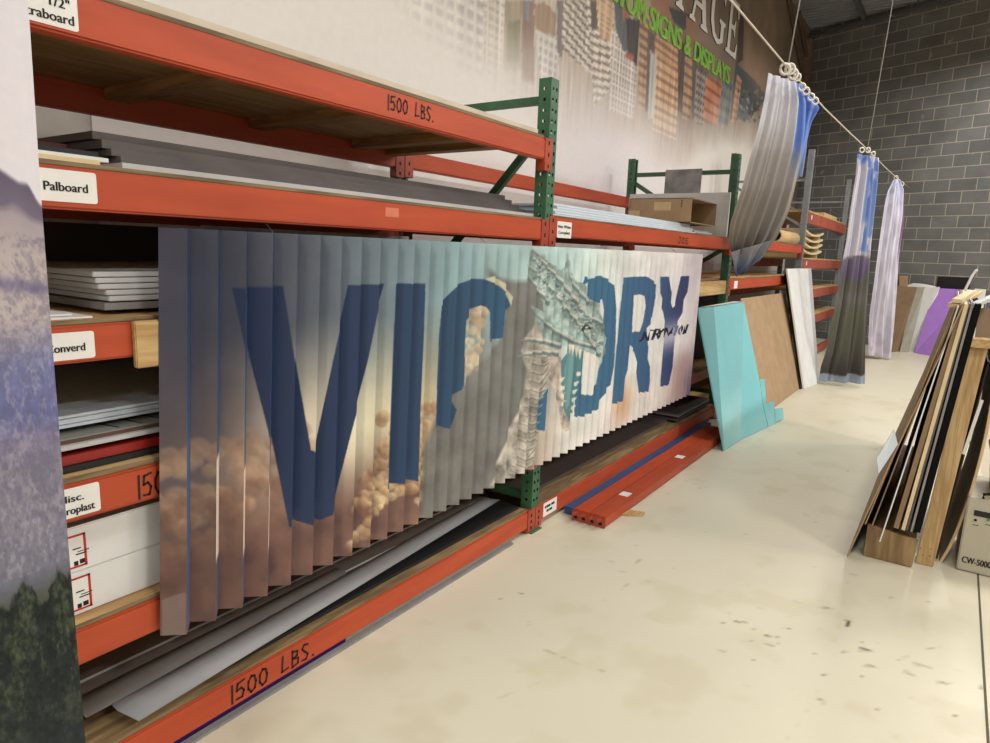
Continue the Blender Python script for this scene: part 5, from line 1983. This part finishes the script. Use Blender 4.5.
# timber frame: leaning upright and its rail
tf_ = thing('timber_stand', 'pale pine frame with a leaning upright holding the right board stack', 'frame', (.2, 4.0, 0))
bm = bmesh.new()
YP = 3.87
q = [ony(915.5, 562, YP), ony(933, 568, YP), ony(988, 348, YP), ony(968, 348, YP)]
q[0][2] = q[1][2] = .003
e = np.array([0, .038, 0])
hexa(bm, [q[0], q[1], q[1] + e, q[0] + e, q[3], q[2], q[2] + e, q[3] + e])
obj('upright', bm, PINEZ, tf_)
bm = bmesh.new()
for (px, py) in ((921, 548), (923, 555), (931, 549), (930, 556)):
    p = ony(px, py, YP - .0008)
    bmesh.ops.create_icosphere(bm, subdivisions=1, radius=.003, matrix=Matrix.Translation(Vector(tuple(p))))
obj('nail_head', bm, HOLE, tf_)
bm = bmesh.new()
a0, a1 = ony(967, 346, YP + .02), ony(967, 336, YP + .02)
hexa(bm, [(a0[0], YP - .03, a0[2]), (.62, YP - .03, a0[2] + .01), (.62, YP + .09, a0[2] + .01), (a0[0], YP + .09, a0[2]), (a0[0] + .01, YP - .03, a1[2] - .008), (.62, YP - .03, a1[2]), (.62, YP + .09, a1[2]), (a0[0] + .01, YP + .09, a1[2] - .008)])
obj('rail', bm, PINE, tf_)
bm = bmesh.new()
box(bm, .5, .58, YP + 0, YP + .04, .003, 1.14)
obj('upright', bm, PINEZ, tf_)
# brown panel and top trims above the rail
bm = bmesh.new()
p0, p1 = ony(974, 345, 4.02), ony(976, 311, 4.02)
slab(bm, [(p0[0], 4.02, p0[2]), (.7, 4.02, p0[2]), (.7, 4.14, p1[2] + .02), (p1[0] + .01, 4.14, p1[2])], .018)
o = obj('brown_panel', bm, CARDD)
tag(o, 'brown board standing on the timber rail behind the right stack', 'board')
for k, (a, b_, m_, t) in enumerate([((954, 305.5), (978, 292), KRAFT, 'tan batten lying across the top of the right stack'), ((957, 301), (972, 291.5), CREAM, 'cream batten across the top left corner of the right stack'), ((972, 306), (995, 296), LGREY, 'pale grey strip across the top right of the right stack')]):
    p, q = ony(*a, 3.82), ony(*b_, 5.0 - .3 * k)
    bm = bmesh.new()
    bar(bm, p, q, .05 - .01 * k, .018)
    o = obj('batten', bm, m_)
    tag(o, t, 'batten')
# curved board
bm = bmesh.new()
cps = [(938, 567, 3.96), (948, 548, 3.96), (960, 520, 3.96), (971, 488, 3.96), (980, 455, 3.96), (987, 424, 3.96), (993, 385, 3.96), (996, 350, 3.96)]
pts = [ony(*c_) for c_ in cps]
pts[0][2] = max(.003, pts[0][2])
t_ = [i / (len(pts) - 1) for i in range(len(pts))]
fine = np.linspace(0, 1, 24)
cv = np.stack([np.interp(fine, t_, [p[i] for p in pts]) for i in range(3)], -1)
for _ in range(3):
    cv[1:-1] = (cv[:-2] + 2 * cv[1:-1] + cv[2:]) / 4
for i in range(len(cv) - 1):
    a_, b2_ = cv[i], cv[i + 1]
    dx_ = np.array([-.012, 0, .004])
    w_ = np.array([0, .9, 0])
    hexa(bm, [a_, a_ - dx_, a_ - dx_ + w_, a_ + w_, b2_, b2_ - dx_, b2_ - dx_ + w_, b2_ + w_])
bmesh.ops.remove_doubles(bm, verts=bm.verts[:], dist=1e-4)
o = obj('curved_board', bm, mat('tan_veneer', (206, 178, 140), .6))
tag(o, 'tall thin curved tan board between the pine upright and the chiller', 'board')
bm = bmesh.new()
slab(bm, [ony(963, 452, 3.99), ony(963, 452, 3.99) + np.array([0, .8, 0]), ony(981, 402, 3.99) + np.array([0, .8, 0]), ony(981, 402, 3.99)], .012)
p = ony(963, 452, 3.99)
bm.clear()
slab(bm, [(.098, 4.0, .004), (.098, 4.8, .004), (.175, 4.8, 1.05), (.175, 4.0, 1.05)], .008)
o = obj('leaning_board', bm, mat('dark_filler', (58, 44, 38), .7))  # dark sheet added to make the gap read as shaded
tag(o, 'added dark board that darkens the gap between the pine upright and the curved tan board', 'board')
bm = bmesh.new()
bar(bm, ony(963.5, 454, 3.945), ony(982, 400, 3.945), .014, .012, (0, 1, 0))
o = obj('white_strip', bm, WHITE)
tag(o, 'short white strip in the dark gap right of the pine upright', 'strip')

# water chiller
ch = thing('water_chiller', 'beige water chiller box marked CW-5000 at the right edge', 'chiller', (.33, 4.2, 0))
YC = 4.02
q0 = onz(954.5, 568.5, .004)
xl = q0[0] + .006
YC = q0[1]
ztop = ony(969, 497, YC)[2]
obj('housing', boxbm(xl, xl + .30, YC, YC + .46, .004, ztop, bev=.006), CHILL, ch)
bm = bmesh.new()
a = ony(975, 510, YC)
box(bm, a[0] - .002, a[0] + .12, YC - .003, YC + .002, a[2] - .028, a[2], 0)
obj('display', bm, BLACK, ch)
bm = bmesh.new()
for kk, (px, m2) in enumerate(((975.5, 0), (988, 1))):
    c_ = ony(px, 520, YC)
    tube(bm, [(c_[0], YC - .005, c_[2]), (c_[0], YC + .002, c_[2])], .006, 10, m2)
obj('button', bm, [INK, mat('green_button', (60, 150, 70), .4)], ch)
bm = bmesh.new()
for px in (975.5, 988):
    c_ = ony(px, 525, YC)
    box(bm, c_[0] - .012, c_[0] + .012, YC - .001, YC + .001, c_[2] - .002, c_[2] + .001)
obj('printed_caption', bm, INK, ch)
bm = bmesh.new()
a, b_ = ony(961.5, 562.5, YC), ony(990.5, 567.5, YC)
text_bm(bm, 'CW-5000', lambda u, v: (a[0] + u, YC - .0015, a[2] + .004 + v), b_[0] - a[0], .034, 0, .0012, nrm=(0, -1, 0))
obj('model_lettering', bm, INK, ch, recalc=False)
bm = bmesh.new()
tube(bm, [(xl + .06, YC + .02, ztop - .002), (xl + .06, YC + .02, ztop + .022), (xl + .09, YC + .02, ztop + .03), (xl + .24, YC + .02, ztop + .03), (xl + .27, YC + .02, ztop + .022), (xl + .27, YC + .02, ztop - .002)], .008, 8)
obj('handle', bm, BLACK, ch)
yc = thing('storage_tub', 'yellow plastic tub standing on top of the beige chiller', 'tub', (.4, 4.25, ztop))
bm = bmesh.new()
x0_, x1_, y0_, y1_ = xl + .075, xl + .29, YC + .10, YC + .40
hexa(bm, [(x0_ + .02, y0_ + .02, ztop + .001), (x1_ - .02, y0_ + .02, ztop + .001), (x1_ - .02, y1_ - .02, ztop + .001), (x0_ + .02, y1_ - .02, ztop + .001), (x0_, y0_, ztop + .2), (x1_, y0_, ztop + .2), (x1_, y1_, ztop + .2), (x0_, y1_, ztop + .2)])
obj('body', bm, YELLOW, yc)
obj('lid', boxbm(x0_ - .01, x1_ + .01, y0_ - .01, y1_ + .01, ztop + .2005, ztop + .225, bev=.005), BLACK, yc)

# =================================================================== LIGHT
w = bpy.data.worlds.new('world')
SC.world = w
w.use_nodes = True
w.node_tree.nodes['Background'].inputs['Color'].default_value = (1.0, .97, .92, 1)
w.node_tree.nodes['Background'].inputs['Strength'].default_value = 0.05


def lamp(x, y, z, sx, sy, pw, c=(1, .94, .84), rot=(0, 0, 0), spread=150):
    l = bpy.data.lights.new('ceiling_lamp', 'AREA')
    l.shape = 'RECTANGLE'
    l.size, l.size_y = sx, sy
    l.energy = pw
    l.color = c
    l.spread = math.radians(spread)
    o = bpy.data.objects.new('ceiling_lamp', l)
    COL.objects.link(o)
    o.location = (x, y, z)
    o.rotation_euler = rot


for (x, y, p) in ((.2, -2.8, 140), (.6, 1.4, 45), (.9, 6.2, 105), (.6, 9.2, 62), (.4, 11.9, 90), (4.4, -3, 130), (4.4, 1, 190), (4.4, 5, 200), (4.4, 9, 200)):
    lamp(x, y, 4.9, .4, 1.3, p, (1, .975, .93), (0, 0, 0), 178)

SC.view_settings.view_transform = 'Standard'
SC.view_settings.look = 'None'
SC.view_settings.exposure = 0.03
SC.view_settings.gamma = 1.0
SC.view_settings.use_curve_mapping = False
SC.cycles.max_bounces = 8
SC.cycles.use_denoising = True
